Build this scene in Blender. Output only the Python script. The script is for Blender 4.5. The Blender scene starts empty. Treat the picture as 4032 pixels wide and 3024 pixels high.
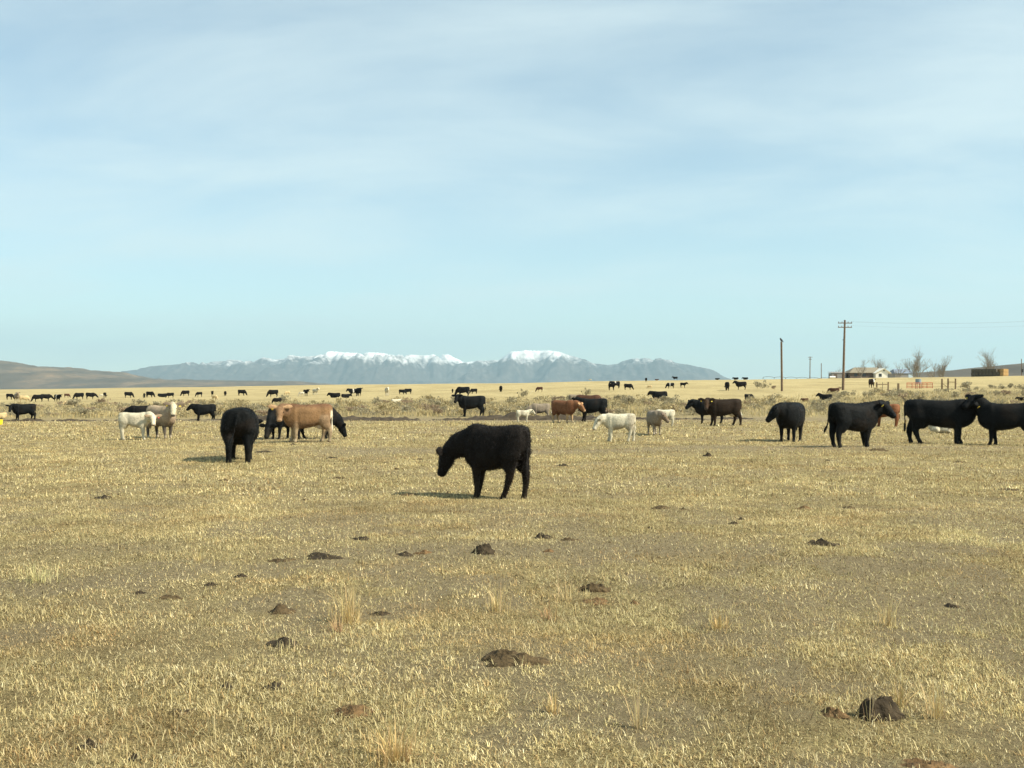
import bpy, bmesh, math, random
import numpy as np
from mathutils import Vector, Matrix

R = math.radians
SC = bpy.context.scene
COL = SC.collection

# ------------------------------------------------------------------ camera
EYE = 1.75
FPX = 4200.0            # focal length in pixels of the 4032 wide photograph
YH = 1535.0             # eye level row in the photograph
cd = bpy.data.cameras.new('camera')
cd.sensor_width = 36.0
cd.lens = FPX / 4032.0 * 36.0
cd.clip_start = 0.1
cd.clip_end = 120000.0
cam = bpy.data.objects.new('camera', cd)
COL.objects.link(cam)
cam.location = (0, 0, EYE)
cam.rotation_euler = (R(90) + math.atan((YH - 1512.0) / FPX), 0, 0)
SC.camera = cam

# ------------------------------------------------------------------ light
SUN_EL, SUN_AZ = R(43), R(-22)          # azimuth measured from +X towards +Y
S = Vector((math.cos(SUN_EL) * math.cos(SUN_AZ), math.cos(SUN_EL) * math.sin(SUN_AZ), math.sin(SUN_EL)))
ld = bpy.data.lights.new('sun', 'SUN')
ld.energy = 5.0
ld.angle = R(0.6)
ld.color = (1.0, 0.915, 0.74)
sun = bpy.data.objects.new('sun', ld)
COL.objects.link(sun)
sun.rotation_euler = (-S).to_track_quat('-Z', 'Y').to_euler()

W = bpy.data.worlds.new('World')
SC.world = W
W.use_nodes = True
wn, wl = W.node_tree.nodes, W.node_tree.links
for n in list(wn):
    wn.remove(n)
wo = wn.new('ShaderNodeOutputWorld')
bg = wn.new('ShaderNodeBackground')
bg.inputs['Strength'].default_value = 0.10
sky = wn.new('ShaderNodeTexSky')
sky.sky_type = 'NISHITA'
sky.sun_disc = False
sky.sun_elevation = SUN_EL
sky.sun_rotation = math.atan2(S.x, S.y)
sky.altitude = 1400
sky.air_density = 1.0
sky.dust_density = 0.6
sky.ozone_density = 1.2
tc = wn.new('ShaderNodeTexCoord')
sep = wn.new('ShaderNodeSeparateXYZ')
wl.new(tc.outputs['Generated'], sep.inputs[0])


def wmath(op, a, b=None, clamp=False):
    n = wn.new('ShaderNodeMath')
    n.operation = op
    n.use_clamp = clamp
    for i, v in enumerate((a, b)):
        if v is None:
            continue
        if isinstance(v, (int, float)):
            n.inputs[i].default_value = v
        else:
            wl.new(v, n.inputs[i])
    return n.outputs[0]


# thin high cloud: noise on a flat layer far above, seen in perspective
zz = wmath('ADD', wmath('MAXIMUM', sep.outputs[2], 0.0), 0.16)
cx = wmath('DIVIDE', sep.outputs[0], zz)
cy = wmath('DIVIDE', sep.outputs[1], zz)
comb = wn.new('ShaderNodeCombineXYZ')
wl.new(wmath('MULTIPLY', wmath('ADD', cx, wmath('MULTIPLY', cy, 0.25)), 0.75), comb.inputs[0])
wl.new(wmath('MULTIPLY', cy, 1.25), comb.inputs[1])
nz = wn.new('ShaderNodeTexNoise')
nz.inputs['Scale'].default_value = 1.15
nz.inputs['Detail'].default_value = 9
nz.inputs['Roughness'].default_value = 0.58
nz.inputs['Distortion'].default_value = 0.35
wl.new(comb.outputs[0], nz.inputs['Vector'])
nz2 = wn.new('ShaderNodeTexNoise')
nz2.inputs['Scale'].default_value = 0.45
nz2.inputs['Detail'].default_value = 3
wl.new(comb.outputs[0], nz2.inputs['Vector'])
mask = wmath('ADD', wmath('MULTIPLY', nz.outputs[0], 0.75), wmath('MULTIPLY', nz2.outputs[0], 0.6))
mr = wn.new('ShaderNodeMapRange')
mr.inputs['From Min'].default_value = 0.51
mr.inputs['From Max'].default_value = 0.92
mr.inputs['To Min'].default_value = 0.20
mr.inputs['To Max'].default_value = 0.80
mr.interpolation_type = 'SMOOTHSTEP'
wl.new(mask, mr.inputs['Value'])
tint = wn.new('ShaderNodeMix')
tint.data_type = 'RGBA'
tint.blend_type = 'MULTIPLY'
tint.inputs['Factor'].default_value = 1.0
tint.inputs['B'].default_value = (1.05, 1.13, 0.99, 1)
wl.new(sky.outputs[0], tint.inputs['A'])
cl = wn.new('ShaderNodeMix')
cl.data_type = 'RGBA'
wl.new(mr.outputs[0], cl.inputs['Factor'])
wl.new(tint.outputs['Result'], cl.inputs['A'])
cl.inputs['B'].default_value = (5.35, 6.2, 6.2, 1)
wl.new(cl.outputs['Result'], bg.inputs['Color'])
wl.new(bg.outputs[0], wo.inputs['Surface'])

vs = SC.view_settings
vs.view_transform = 'Standard'
vs.look = 'None'
vs.exposure = 0.72
vs.gamma = 1.0
vs.use_curve_mapping = False
SC.cycles.use_denoising = True
SC.cycles.max_bounces = 5
SC.cycles.diffuse_bounces = 3
SC.cycles.transparent_max_bounces = 8

rng = np.random.default_rng(7)
random.seed(7)


# ------------------------------------------------------------------ helpers
def tag(o, label=None, cat=None, group=None, kind=None):
    if label:
        o['label'] = label
    if cat:
        o['category'] = cat
    if group:
        o['group'] = group
    if kind:
        o['kind'] = kind
    return o


def link(name, me, mat=None, parent=None):
    o = bpy.data.objects.new(name, me)
    COL.objects.link(o)
    if mat is not None and me is not None:
        me.materials.clear()
        me.materials.append(mat)
    if parent is not None:
        o.parent = parent
    return o


def empty(name, loc, rz=0.0):
    o = bpy.data.objects.new(name, None)
    o.empty_display_size = 0.3
    COL.objects.link(o)
    o.location = loc
    o.rotation_euler = (0, 0, rz)
    return o


def vnoise(x, y, seed=0):
    """smooth value noise, -1..1"""
    x = np.asarray(x, float)
    y = np.asarray(y, float)
    xi = np.floor(x).astype(np.int64)
    yi = np.floor(y).astype(np.int64)
    xf = x - xi
    yf = y - yi
    u = xf * xf * (3 - 2 * xf)
    v = yf * yf * (3 - 2 * yf)

    def h(a, b):
        n = (a * 374761393 + b * 668265263 + seed * 2147483647) & 0xFFFFFFFF
        n = ((n ^ (n >> 13)) * 1274126177) & 0xFFFFFFFF
        n = n ^ (n >> 16)
        return (n & 0xFFFF) / 32767.5 - 1.0
    a = h(xi, yi) * (1 - u) + h(xi + 1, yi) * u
    b = h(xi, yi + 1) * (1 - u) + h(xi + 1, yi + 1) * u
    return a * (1 - v) + b * v


def fbm(x, y, oct=4, seed=0, gain=0.5):
    s = 0
    a = 1.0
    t = 0
    for i in range(oct):
        s = s + a * vnoise(np.asarray(x) * 2 ** i + 17.3 * i, np.asarray(y) * 2 ** i - 9.1 * i, seed + i)
        t += a
        a *= gain
    return s / t


def sstep(a, b, x):
    t = np.clip((np.asarray(x, float) - a) / (b - a), 0, 1)
    return t * t * (3 - 2 * t)


def ground(X, Y, fine=True):
    X = np.asarray(X, float)
    Y = np.asarray(Y, float)
    u = np.clip(X / np.maximum(Y, 5.0), -0.75, 0.75)
    px = 2016 + u * FPX
    E = 1533 - 58 * px / 4032
    Yc = np.clip(700 - 360 * px / 4032, 300, 900)
    zc = EYE + (YH - E) * Yc / FPX
    Y0 = 70.0
    t = (Y - Y0) / (Yc - Y0)
    ts = 0.5 * (t + np.sqrt(t * t + 0.0025)) - 0.0006
    # rounded crest, then falling away beyond
    over = 0.5 * ((t - 1) + np.sqrt((t - 1) ** 2 + 0.0015))
    z = zc * np.minimum(ts, 3.0) - over * (zc + 0.03 * (Yc - Y0))
    z = np.where(Y > Yc * 1.02, np.maximum(z, -14.0), z)
    und = 0.05 * vnoise(X / 6.1, Y / 6.1, 3) + 0.35 * sstep(150, 400, Y) * vnoise(X / 45, Y / 70, 5)
    if fine:
        und = und + 0.018 * vnoise(X / 0.9, Y / 0.9, 4) + 0.012 * vnoise(X / 0.33, Y / 0.33, 6)
    return z + und


def gz(x, y):
    return float(ground(np.array([x]), np.array([y]))[0])


_ys = np.exp(np.linspace(math.log(3.5), math.log(640), 6000))


def at(px, py):
    """point where the sight line through a pixel of the photograph meets the ground"""
    u = (px - 2016) / FPX
    xs = u * _ys
    zs = ground(xs, _ys, fine=False)
    ray = EYE - (py - YH) / FPX * _ys
    k = np.argmax(ray <= zs)
    if ray[k] > zs[k]:
        rows = (zs - EYE) / _ys
        k = int(np.argmax(rows))
    Y = float(_ys[k])
    X = float(xs[k])
    return X, Y, gz(X, Y)


def point_at(px, py, Y):
    return Vector(((px - 2016) / FPX * Y, Y, EYE - (py - YH) / FPX * Y))


# ------------------------------------------------------------------ materials
def mat_new(name):
    m = bpy.data.materials.new(name)
    m.use_nodes = True
    nt = m.node_tree
    b = nt.nodes['Principled BSDF']
    b.inputs['Specular IOR Level'].default_value = 0.2
    return m, nt, b


def simple(name, col, rough=0.85, var=0.25, scale=6.0, bump=0.0, spec=0.2, metal=0.0):
    """one colour with uneven tone and a little relief"""
    m, nt, b = mat_new(name)
    b.inputs['Roughness'].default_value = rough
    b.inputs['Specular IOR Level'].default_value = spec
    b.inputs['Metallic'].default_value = metal
    t = nt.nodes.new('ShaderNodeTexCoord')
    n = nt.nodes.new('ShaderNodeTexNoise')
    n.inputs['Scale'].default_value = scale
    n.inputs['Detail'].default_value = 6
    nt.links.new(t.outputs['Object'], n.inputs['Vector'])
    r = nt.nodes.new('ShaderNodeValToRGB')
    r.color_ramp.elements[0].position = 0.3
    r.color_ramp.elements[1].position = 0.7
    r.color_ramp.elements[0].color = [c * (1 - var) for c in col] + [1]
    r.color_ramp.elements[1].color = [min(1, c * (1 + var)) for c in col] + [1]
    nt.links.new(n.outputs[0], r.inputs[0])
    nt.links.new(r.outputs[0], b.inputs['Base Color'])
    if bump:
        bp = nt.nodes.new('ShaderNodeBump')
        bp.inputs['Strength'].default_value = bump
        bp.inputs['Distance'].default_value = 0.05
        nt.links.new(n.outputs[0], bp.inputs['Height'])
        nt.links.new(bp.outputs[0], b.inputs['Normal'])
    return m


def attr_mat(name, attr='col', rough=0.85, trans=0.0, var=0.0, scale=20, bump=0.0, spec=0.15, sheen=0.0):
    """colour carried by the mesh"""
    m, nt, b = mat_new(name)
    b.inputs['Roughness'].default_value = rough
    b.inputs['Specular IOR Level'].default_value = spec
    if sheen:
        b.inputs['Sheen Weight'].default_value = sheen
        b.inputs['Sheen Roughness'].default_value = 0.5
    a = nt.nodes.new('ShaderNodeAttribute')
    a.attribute_name = attr
    out = a.outputs['Color']
    if var or bump:
        t = nt.nodes.new('ShaderNodeTexCoord')
        n = nt.nodes.new('ShaderNodeTexNoise')
        n.inputs['Scale'].default_value = scale
        n.inputs['Detail'].default_value = 5
        nt.links.new(t.outputs['Object'], n.inputs['Vector'])
        if var:
            mx = nt.nodes.new('ShaderNodeMix')
            mx.data_type = 'RGBA'
            mx.blend_type = 'MULTIPLY'
            mx.inputs['Factor'].default_value = 1.0
            mp = nt.nodes.new('ShaderNodeMapRange')
            mp.inputs['From Min'].default_value = 0.3
            mp.inputs['From Max'].default_value = 0.7
            mp.inputs['To Min'].default_value = 1 - var
            mp.inputs['To Max'].default_value = 1 + var
            nt.links.new(n.outputs[0], mp.inputs['Value'])
            nt.links.new(out, mx.inputs['A'])
            nt.links.new(mp.outputs[0], mx.inputs['B'])
            out = mx.outputs['Result']
        if bump:
            bp = nt.nodes.new('ShaderNodeBump')
            bp.inputs['Strength'].default_value = bump
            bp.inputs['Distance'].default_value = 0.03
            nt.links.new(n.outputs[0], bp.inputs['Height'])
            nt.links.new(bp.outputs[0], b.inputs['Normal'])
    nt.links.new(out, b.inputs['Base Color'])
    if trans:
        tr = nt.nodes.new('ShaderNodeBsdfTranslucent')
        nt.links.new(out, tr.inputs['Color'])
        ms = nt.nodes.new('ShaderNodeMixShader')
        ms.inputs[0].default_value = trans
        nt.links.new(b.outputs[0], ms.inputs[1])
        nt.links.new(tr.outputs[0], ms.inputs[2])
        nt.links.new(ms.outputs[0], nt.nodes['Material Output'].inputs['Surface'])
    return m


M_GRASS = attr_mat('dry_grass', trans=0.25)
M_COAT = attr_mat('cattle_coat', rough=0.7, var=0.14, scale=16, bump=0.45, spec=0.10)
M_HAIR = attr_mat('cattle_hair', rough=0.6, spec=0.2)
M_SAGE = attr_mat('sagebrush_leaf', trans=0.35)
M_BARK = simple('bare_twigs', (0.33, 0.29, 0.24), var=0.3)
M_WOOD = simple('weathered_wood', (0.20, 0.145, 0.085), var=0.35, scale=9, bump=0.3)
M_POLE = simple('pole_wood', (0.15, 0.105, 0.07), var=0.35, scale=5, bump=0.3)
M_RED = simple('rusty_red_paint', (0.42, 0.10, 0.05), var=0.3)
M_DARK = simple('dark_metal', (0.04, 0.04, 0.042), var=0.2, rough=0.5)
M_GLASSY = simple('insulator_glaze', (0.12, 0.08, 0.06), rough=0.25, spec=0.5)
M_TAGY = simple('yellow_tag', (0.80, 0.62, 0.10), var=0.08, rough=0.5)
M_TAGW = simple('white_tag', (0.80, 0.80, 0.76), var=0.08, rough=0.5)
M_TAGR = simple('red_tag', (0.55, 0.10, 0.07), var=0.08, rough=0.5)
M_EYE = simple('dark_eye', (0.012, 0.010, 0.009), rough=0.15, spec=0.5, var=0.1)


def set_cols(me, cols, name='col'):
    a = me.color_attributes.new(name, 'FLOAT_COLOR', 'POINT')
    c = np.ones((len(me.vertices), 4), np.float32)
    c[:, :3] = cols
    a.data.foreach_set('color', c.ravel())


def mesh_np(name, V, F, smooth=False):
    """V (n,3), F (m,k) with one k"""
    me = bpy.data.meshes.new(name)
    V = np.asarray(V, np.float32)
    F = np.asarray(F, np.int32)
    m, k = F.shape
    me.vertices.add(len(V))
    me.vertices.foreach_set('co', V.ravel())
    me.loops.add(m * k)
    me.loops.foreach_set('vertex_index', F.ravel())
    me.polygons.add(m)
    me.polygons.foreach_set('loop_start', np.arange(0, m * k, k, dtype=np.int32))
    me.polygons.foreach_set('loop_total', np.full(m, k, np.int32))
    if smooth:
        me.polygons.foreach_set('use_smooth', np.ones(m, bool))
    me.update(calc_edges=True)
    return me


# ------------------------------------------------------------------ the ground
def track_mask(X, Y):
    """trodden bare ground, 0..1 (paths worn by the herd)"""
    w = 1.2 * vnoise(X / 7, Y / 7, 21) + 0.5 * vnoise(X / 2, Y / 2, 22)
    m1 = np.exp(-((Y - 30.3 - 0.03 * X - w) / 1.9) ** 2) * sstep(-7.5, -4, X)           # path behind the calf
    m2 = np.exp(-((Y - 11.0 - 0.10 * X - 0.35 * w) / 0.75) ** 2) * sstep(-3.4, -1.6, X) * (1 - sstep(1.6, 3.4, X))
    m3 = np.exp(-((Y - 11.5 - 0.35 * w) / 0.8) ** 2) * (1 - sstep(-4.2, -2.9, X)) * 0.7
    m4 = np.exp(-(((Y - 8.7 - 0.3 * w) / 1.0) ** 2 + ((X - 3.4) / 2.6) ** 2)) * 0.9
    m5 = np.exp(-((Y - 60 - w) / 4.5) ** 2)
    p = sstep(0.12, 0.6, fbm(X / 3.1, Y / 2.3, 4, 31)) * 0.8
    q = (1 - sstep(-0.22, 0.10, fbm(X / 0.85, Y / 0.95, 3, 41))) * (0.9 - 0.4 * sstep(11, 18, Y))
    return np.clip(np.maximum.reduce([m1, m2, m3, m4, m5, p, q]), 0, 1)


az = np.concatenate([np.linspace(-180, -46, 28)[:-1], np.linspace(-46, -34, 9)[:-1], np.linspace(-34, 34, 370),
                     np.linspace(34, 46, 9)[1:], np.linspace(46, 180, 28)[1:-1]])
az = np.radians(az)
rr = np.concatenate([[1.2, 2.4], np.exp(np.linspace(math.log(3.4), math.log(800), 265)),
                     np.exp(np.linspace(math.log(830), math.log(28000), 40))])
na, nr = len(az), len(rr)
AZ, RR = np.meshgrid(az, rr)
GX, GY = RR * np.sin(AZ), RR * np.cos(AZ)
GZ = ground(GX, GY)
V = np.stack([GX, GY, GZ], -1).reshape(-1, 3)
V = np.vstack([V, [[0, 0, 0]]])
idx = np.arange(na * nr).reshape(nr, na)
nxt = np.roll(idx, -1, 1)
F = np.stack([idx[:-1], idx[1:], nxt[1:], nxt[:-1]], -1).reshape(-1, 4)
F = F[:, ::-1]
hub = [[na * nr, idx[0][j], nxt[0][j], nxt[0][j]] for j in range(na)]
me = bpy.data.meshes.new('pasture')
faces = F.tolist() + [[na * nr, int(nxt[0][j]), int(idx[0][j])] for j in range(na)]
me.from_pydata(V.tolist(), [], faces)
me.polygons.foreach_set('use_smooth', np.ones(len(me.polygons), bool))
fx, fy = V[:, 0], V[:, 1]
trk = track_mask(fx, fy)
pxs = 2016 + np.clip(fx / np.maximum(fy, 5), -.7, .7) * FPX
y_in = 112 - 18 * sstep(2400, 3100, pxs) + 40 * sstep(3000, 3700, pxs) + 7 * vnoise(fx / 14, fy / 14, 51)
field = sstep(-8, 8, fy - y_in)
sagez = sstep(64, 70, fy + 2 * vnoise(fx / 5, fy / 5, 52)) * (1 - field)
set_cols(me, np.stack([trk, field, sagez], -1), 'zone')

m, nt, b = mat_new('pasture_ground')
b.inputs['Roughness'].default_value = 0.95
b.inputs['Specular IOR Level'].default_value = 0.05
A = nt.nodes.new('ShaderNodeAttribute')
A.attribute_name = 'zone'
sp = nt.nodes.new('ShaderNodeSeparateColor')
nt.links.new(A.outputs['Color'], sp.inputs[0])
T = nt.nodes.new('ShaderNodeTexCoord')


def gnoise(scale, detail, rough=0.6, stretch=None, dist=0.0):
    n = nt.nodes.new('ShaderNodeTexNoise')
    n.inputs['Scale'].default_value = scale
    n.inputs['Detail'].default_value = detail
    n.inputs['Roughness'].default_value = rough
    n.inputs['Distortion'].default_value = dist
    if stretch:
        mp = nt.nodes.new('ShaderNodeMapping')
        mp.inputs['Scale'].default_value = stretch
        nt.links.new(T.outputs['Object'], mp.inputs[0])
        nt.links.new(mp.outputs[0], n.inputs['Vector'])
    else:
        nt.links.new(T.outputs['Object'], n.inputs['Vector'])
    return n.outputs[0]


def ramp(fac, stops):
    r = nt.nodes.new('ShaderNodeValToRGB')
    e = r.color_ramp.elements
    while len(e) < len(stops):
        e.new(0.5)
    for k, (p, c) in enumerate(stops):
        e[k].position = p
        e[k].color = (*c, 1)
    nt.links.new(fac, r.inputs[0])
    return r.outputs[0]


def gmix(fac, a, b_, mode='MIX'):
    x = nt.nodes.new('ShaderNodeMix')
    x.data_type = 'RGBA'
    x.blend_type = mode
    for key, v in (('Factor', fac), ('A', a), ('B', b_)):
        if isinstance(v, float):
            x.inputs[key].default_value = v
        elif isinstance(v, tuple):
            x.inputs[key].default_value = (*v, 1)
        else:
            nt.links.new(v, x.inputs[key])
    return x.outputs['Result']


soil = ramp(gnoise(17, 8, 0.85), [(0.3, (0.155, 0.123, 0.072)), (0.5, (0.27, 0.22, 0.132)), (0.72, (0.40, 0.33, 0.20))])
turf_n = gnoise(30, 8, 0.85)
turf = ramp(turf_n, [(0.33, (0.075, 0.057, 0.029)), (0.44, (0.26, 0.21, 0.105)), (0.55, (0.44, 0.36, 0.185)), (0.70, (0.58, 0.49, 0.27))])
turf2 = ramp(gnoise(1.3, 6, 0.65), [(0.36, (0.68, 0.65, 0.60)), (0.6, (1.05, 1.05, 1.0))])
turf = gmix(1.0, turf, turf2, 'MULTIPLY')
near = gmix(sp.outputs[0], turf, soil)
fld = ramp(gnoise(0.12, 7, 0.6, (1, 0.35, 1)), [(0.3, (0.31, 0.25, 0.128)), (0.48, (0.41, 0.335, 0.172)), (0.7, (0.485, 0.40, 0.212))])
fldf = ramp(gnoise(1.6, 5, 0.7, (1, 0.5, 1)), [(0.32, (0.78, 0.77, 0.75)), (0.68, (1.12, 1.12, 1.12))])
fld = gmix(1.0, fld, fldf, 'MULTIPLY')
sage = ramp(gnoise(0.7, 6, 0.7), [(0.3, (0.20, 0.165, 0.092)), (0.7, (0.34, 0.275, 0.14))])
c = gmix(sp.outputs[2], near, sage)
c = gmix(sp.outputs[1], c, fld)
nt.links.new(c, b.inputs['Base Color'])
bp = nt.nodes.new('ShaderNodeBump')
bp.inputs['Strength'].default_value = 1.0
bp.inputs['Distance'].default_value = 0.07
nt.links.new(gnoise(26, 8, 0.75), bp.inputs['Height'])
nt.links.new(bp.outputs[0], b.inputs['Normal'])
pasture = link('pasture', me, m)
tag(pasture, 'dry straw coloured pasture running out to the low rise on the skyline', None, None, 'structure')


# ------------------------------------------------------------------ hills and mountains
def range_mesh(name, prof, Yr, depth, ncol, nrow, rough, seed, spur, xpad=0.0, jag=0.0):
    """a ridge Yr metres away whose skyline passes through the profile points (photo pixels)"""
    P = np.array(prof, float)
    X = np.linspace((P[0, 0] - 2016) / FPX * Yr - xpad, (P[-1, 0] - 2016) / FPX * Yr + xpad, ncol)
    H = np.interp(X, (P[:, 0] - 2016) / FPX * Yr, EYE + (YH - P[:, 1]) / FPX * Yr)
    H = H * (1 + jag * fbm(X / (Yr * 0.012), X * 0 + seed, 5, seed + 40, 0.6))
    t = np.linspace(-1, 1, nrow)
    XX, TT = np.meshgrid(X, t)
    YY = Yr + TT * depth + 0.12 * depth * vnoise(XX / (spur * 3), TT * 0 + 3, seed)
    n = fbm(XX / spur + 0.5 * TT, TT * depth / spur / 1.8, 6, seed, 0.55)
    ridge = 1 - np.abs(fbm(XX / spur * 0.8 - 1.2 * TT, TT * depth / spur / 2.6, 5, seed + 9, 0.55)) * 2
    base = np.clip(1 - np.abs(TT) ** 1.15, 0, 1)
    f = base + rough * base * (1 - base) * 2.2 * (0.65 * ridge + 0.7 * n) + 0.25 * rough * base * n
    f = np.clip(f, 0, None)
    f = f / np.maximum((f * Yr / YY).max(0), 1e-3)[None, :]
    ZZ = f * H[None, :]
    ZZ = np.where(np.abs(TT) > 0.995, -16, ZZ)
    ZZ = ZZ * (1 - 0.0 * TT)
    V = np.stack([XX, YY, ZZ], -1).reshape(-1, 3)
    idx = np.arange(ncol * nrow).reshape(nrow, ncol)
    F = np.stack([idx[:-1, :-1], idx[:-1, 1:], idx[1:, 1:], idx[1:, :-1]], -1).reshape(-1, 4)
    return mesh_np(name, V, F, True)


MT = [(440, 1476), (456, 1471), (524, 1460), (570, 1463), (615, 1466), (650, 1459), (691, 1454), (767, 1440), (805, 1437), (846, 1431),
      (884, 1423), (941, 1415), (966, 1421), (998, 1427), (1027, 1431), (1061, 1421), (1093, 1405), (1125, 1415), (1156, 1416),
      (1207, 1401), (1251, 1407), (1299, 1401), (1347, 1385), (1401, 1383), (1436, 1388), (1465, 1386), (1522, 1390), (1578, 1397),
      (1616, 1399), (1680, 1399), (1733, 1392), (1768, 1410), (1797, 1423), (1835, 1424), (1901, 1421), (1961, 1418), (1996, 1397),
      (2016, 1388), (2061, 1378), (2110, 1377), (2152, 1380), (2208, 1392), (2265, 1412), (2310, 1429), (2355, 1435), (2389, 1432),
      (2434, 1414), (2480, 1406), (2547, 1415), (2638, 1435), (2728, 1460), (2785, 1490), (2850, 1512)]
m, nt, b = mat_new('mountain_rock_and_snow')
b.inputs['Roughness'].default_value = 0.95
b.inputs['Specular IOR Level'].default_value = 0.05
T = nt.nodes.new('ShaderNodeTexCoord')
sx = nt.nodes.new('ShaderNodeSeparateXYZ')
nt.links.new(T.outputs['Object'], sx.inputs[0])
nn = gnoise(0.0028, 8, 0.68, (1, 0.6, 1.0), 0.4)
nn2 = gnoise(0.011, 6, 0.7)
rock = ramp(nn2, [(0.34, (0.038, 0.037, 0.037)), (0.52, (0.075, 0.069, 0.064)), (0.70, (0.15, 0.135, 0.12))])


def nmath(op, a, b_=None, cl=False):
    n = nt.nodes.new('ShaderNodeMath')
    n.operation = op
    n.use_clamp = cl
    for i, v in enumerate((a, b_)):
        if v is None:
            continue
        if isinstance(v, (int, float)):
            n.inputs[i].default_value = v
        else:
            nt.links.new(v, n.inputs[i])
    return n.outputs[0]


hsn = nmath('ADD', nmath('DIVIDE', nmath('SUBTRACT', sx.outputs[2], 590.0), 300.0),
            nmath('ADD', nmath('MULTIPLY', nmath('SUBTRACT', nn, 0.5), 2.0), nmath('MULTIPLY', nmath('SUBTRACT', nn2, 0.5), 1.3)))
sm = nt.nodes.new('ShaderNodeMapRange')
sm.inputs['From Min'].default_value = -0.45
sm.inputs['From Max'].default_value = 0.30
nt.links.new(hsn, sm.inputs['Value'])
dust = nmath('MULTIPLY', sm.outputs[0], 1.0, True)
nt.links.new(gmix(dust, rock, (0.86, 0.87, 0.88)), b.inputs['Base Color'])
mt = link('mountain_range', range_mesh('mountain_range', MT, 20000, 4200, 620, 110, 1.7, 3, 1050, jag=0.05), m)
tag(mt, 'snow capped blue mountain range on the horizon', None, None, 'structure')

HILL = [(-1500, 1440), (-900, 1405), (-300, 1412), (0, 1418), (28, 1418), (63, 1426), (82, 1434), (136, 1433), (190, 1442), (240, 1451), (269, 1462),
        (335, 1458), (380, 1459), (411, 1465), (452, 1473), (506, 1478), (633, 1489), (696, 1494), (840, 1497), (1093, 1500),
        (1204, 1505), (1283, 1514), (1380, 1522)]
m, nt, b = mat_new('sage_hill')
b.inputs['Roughness'].default_value = 0.95
T = nt.nodes.new('ShaderNodeTexCoord')
hc = ramp(gnoise(0.006, 8, 0.65, (1, 0.4, 3)), [(0.3, (0.065, 0.055, 0.040)), (0.5, (0.10, 0.081, 0.056)), (0.68, (0.20, 0.142, 0.088))])
hc2 = ramp(gnoise(0.05, 5, 0.7), [(0.3, (0.75, 0.76, 0.76)), (0.7, (1.1, 1.1, 1.1))])
nt.links.new(gmix(1.0, hc, hc2, 'MULTIPLY'), b.inputs['Base Color'])
M_HILL = m
hl = link('foothills', range_mesh('foothills', HILL, 6500, 1500, 380, 70, 0.8, 14, 420, jag=0.03), M_HILL)
tag(hl, 'low brown sagebrush foothills at the left below the mountains', None, None, 'structure')
HILR = [(3380, 1492), (3500, 1477), (3580, 1470), (3697, 1462), (3771, 1457), (3823, 1451), (3970, 1436), (4032, 1431), (4300, 1405), (5000, 1370), (6000, 1400)]
hr = link('low_hill', range_mesh('low_hill', HILR, 2400, 500, 160, 40, 0.35, 27, 300), M_HILL)
tag(hr, 'low grey brown hill rising behind the farm at the right edge', None, None, 'structure')

# ------------------------------------------------------------------ dark earth bank along the far side of the near pasture
xs = np.linspace(-34, 14, 420)
rows = np.linspace(-1, 1, 11)
XX, TT = np.meshgrid(xs, rows)
yc = 60.6 + 0.9 * vnoise(XX / 6, XX * 0 + 2, 61) + 0.02 * XX
hgt = 0.27 * np.clip(0.45 + 0.75 * vnoise(XX / 1.6, XX * 0, 62) + 0.35 * vnoise(XX / 0.5, TT, 63), 0.0, 1.5) * sstep(-1.2, 0.5, vnoise(XX / 9, XX * 0, 64) + 0.45)
hgt = hgt * (1 - sstep(8, 14, XX))
YY = yc + TT * 1.5
ZZ = ground(XX, YY) + hgt * (1 - TT ** 2) + 0.11 * vnoise(XX / .3, YY / .3, 66) * (1 - TT ** 2) + 0.05 * vnoise(XX / .13, YY / .2, 67) * (1 - TT ** 2) - 0.03
V = np.stack([XX, YY, ZZ], -1).reshape(-1, 3)
idx = np.arange(XX.size).reshape(XX.shape)
F = np.stack([idx[:-1, :-1], idx[:-1, 1:], idx[1:, 1:], idx[1:, :-1]], -1).reshape(-1, 4)
bank = link('earth_bank', mesh_np('earth_bank', V, F, True), simple('dark_trampled_earth', (0.060, 0.045, 0.028), var=0.4, scale=3, bump=0.5))
tag(bank, 'dark churned earth bank along the foot of the sagebrush', None, None, 'structure')


# ------------------------------------------------------------------ grass
PALE = np.array([[0.66, 0.55, 0.285], [0.58, 0.475, 0.23], [0.45, 0.36, 0.165], [0.40, 0.34, 0.16], [0.24, 0.18, 0.085], [0.52, 0.45, 0.22], [0.78, 0.69, 0.43], [0.43, 0.295, 0.135], [0.14, 0.105, 0.052]])


def sward_tone(X, Y):
    """pale matted patches and browner ones, as a colour factor"""
    a = fbm(X / 1.3, Y / 1.0, 3, 71)
    b = fbm(X / 0.55, Y / 0.6, 2, 72)
    v = 1.15 + 0.44 * a + 0.24 * b
    br = sstep(0.1, 0.5, fbm(X / 1.1 + 50, Y / 0.9, 3, 73))
    return np.stack([v * (1 - 0.12 * br), v * (1 - 0.20 * br), v * (1 - 0.25 * br)], -1)


LIT = np.array([[0.60, 0.50, 0.265], [0.50, 0.405, 0.205], [0.42, 0.34, 0.17], [0.33, 0.265, 0.135], [0.20, 0.155, 0.08], [0.095, 0.072, 0.04], [0.46, 0.40, 0.20], [0.70, 0.60, 0.35], [0.42, 0.29, 0.145]])


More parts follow.
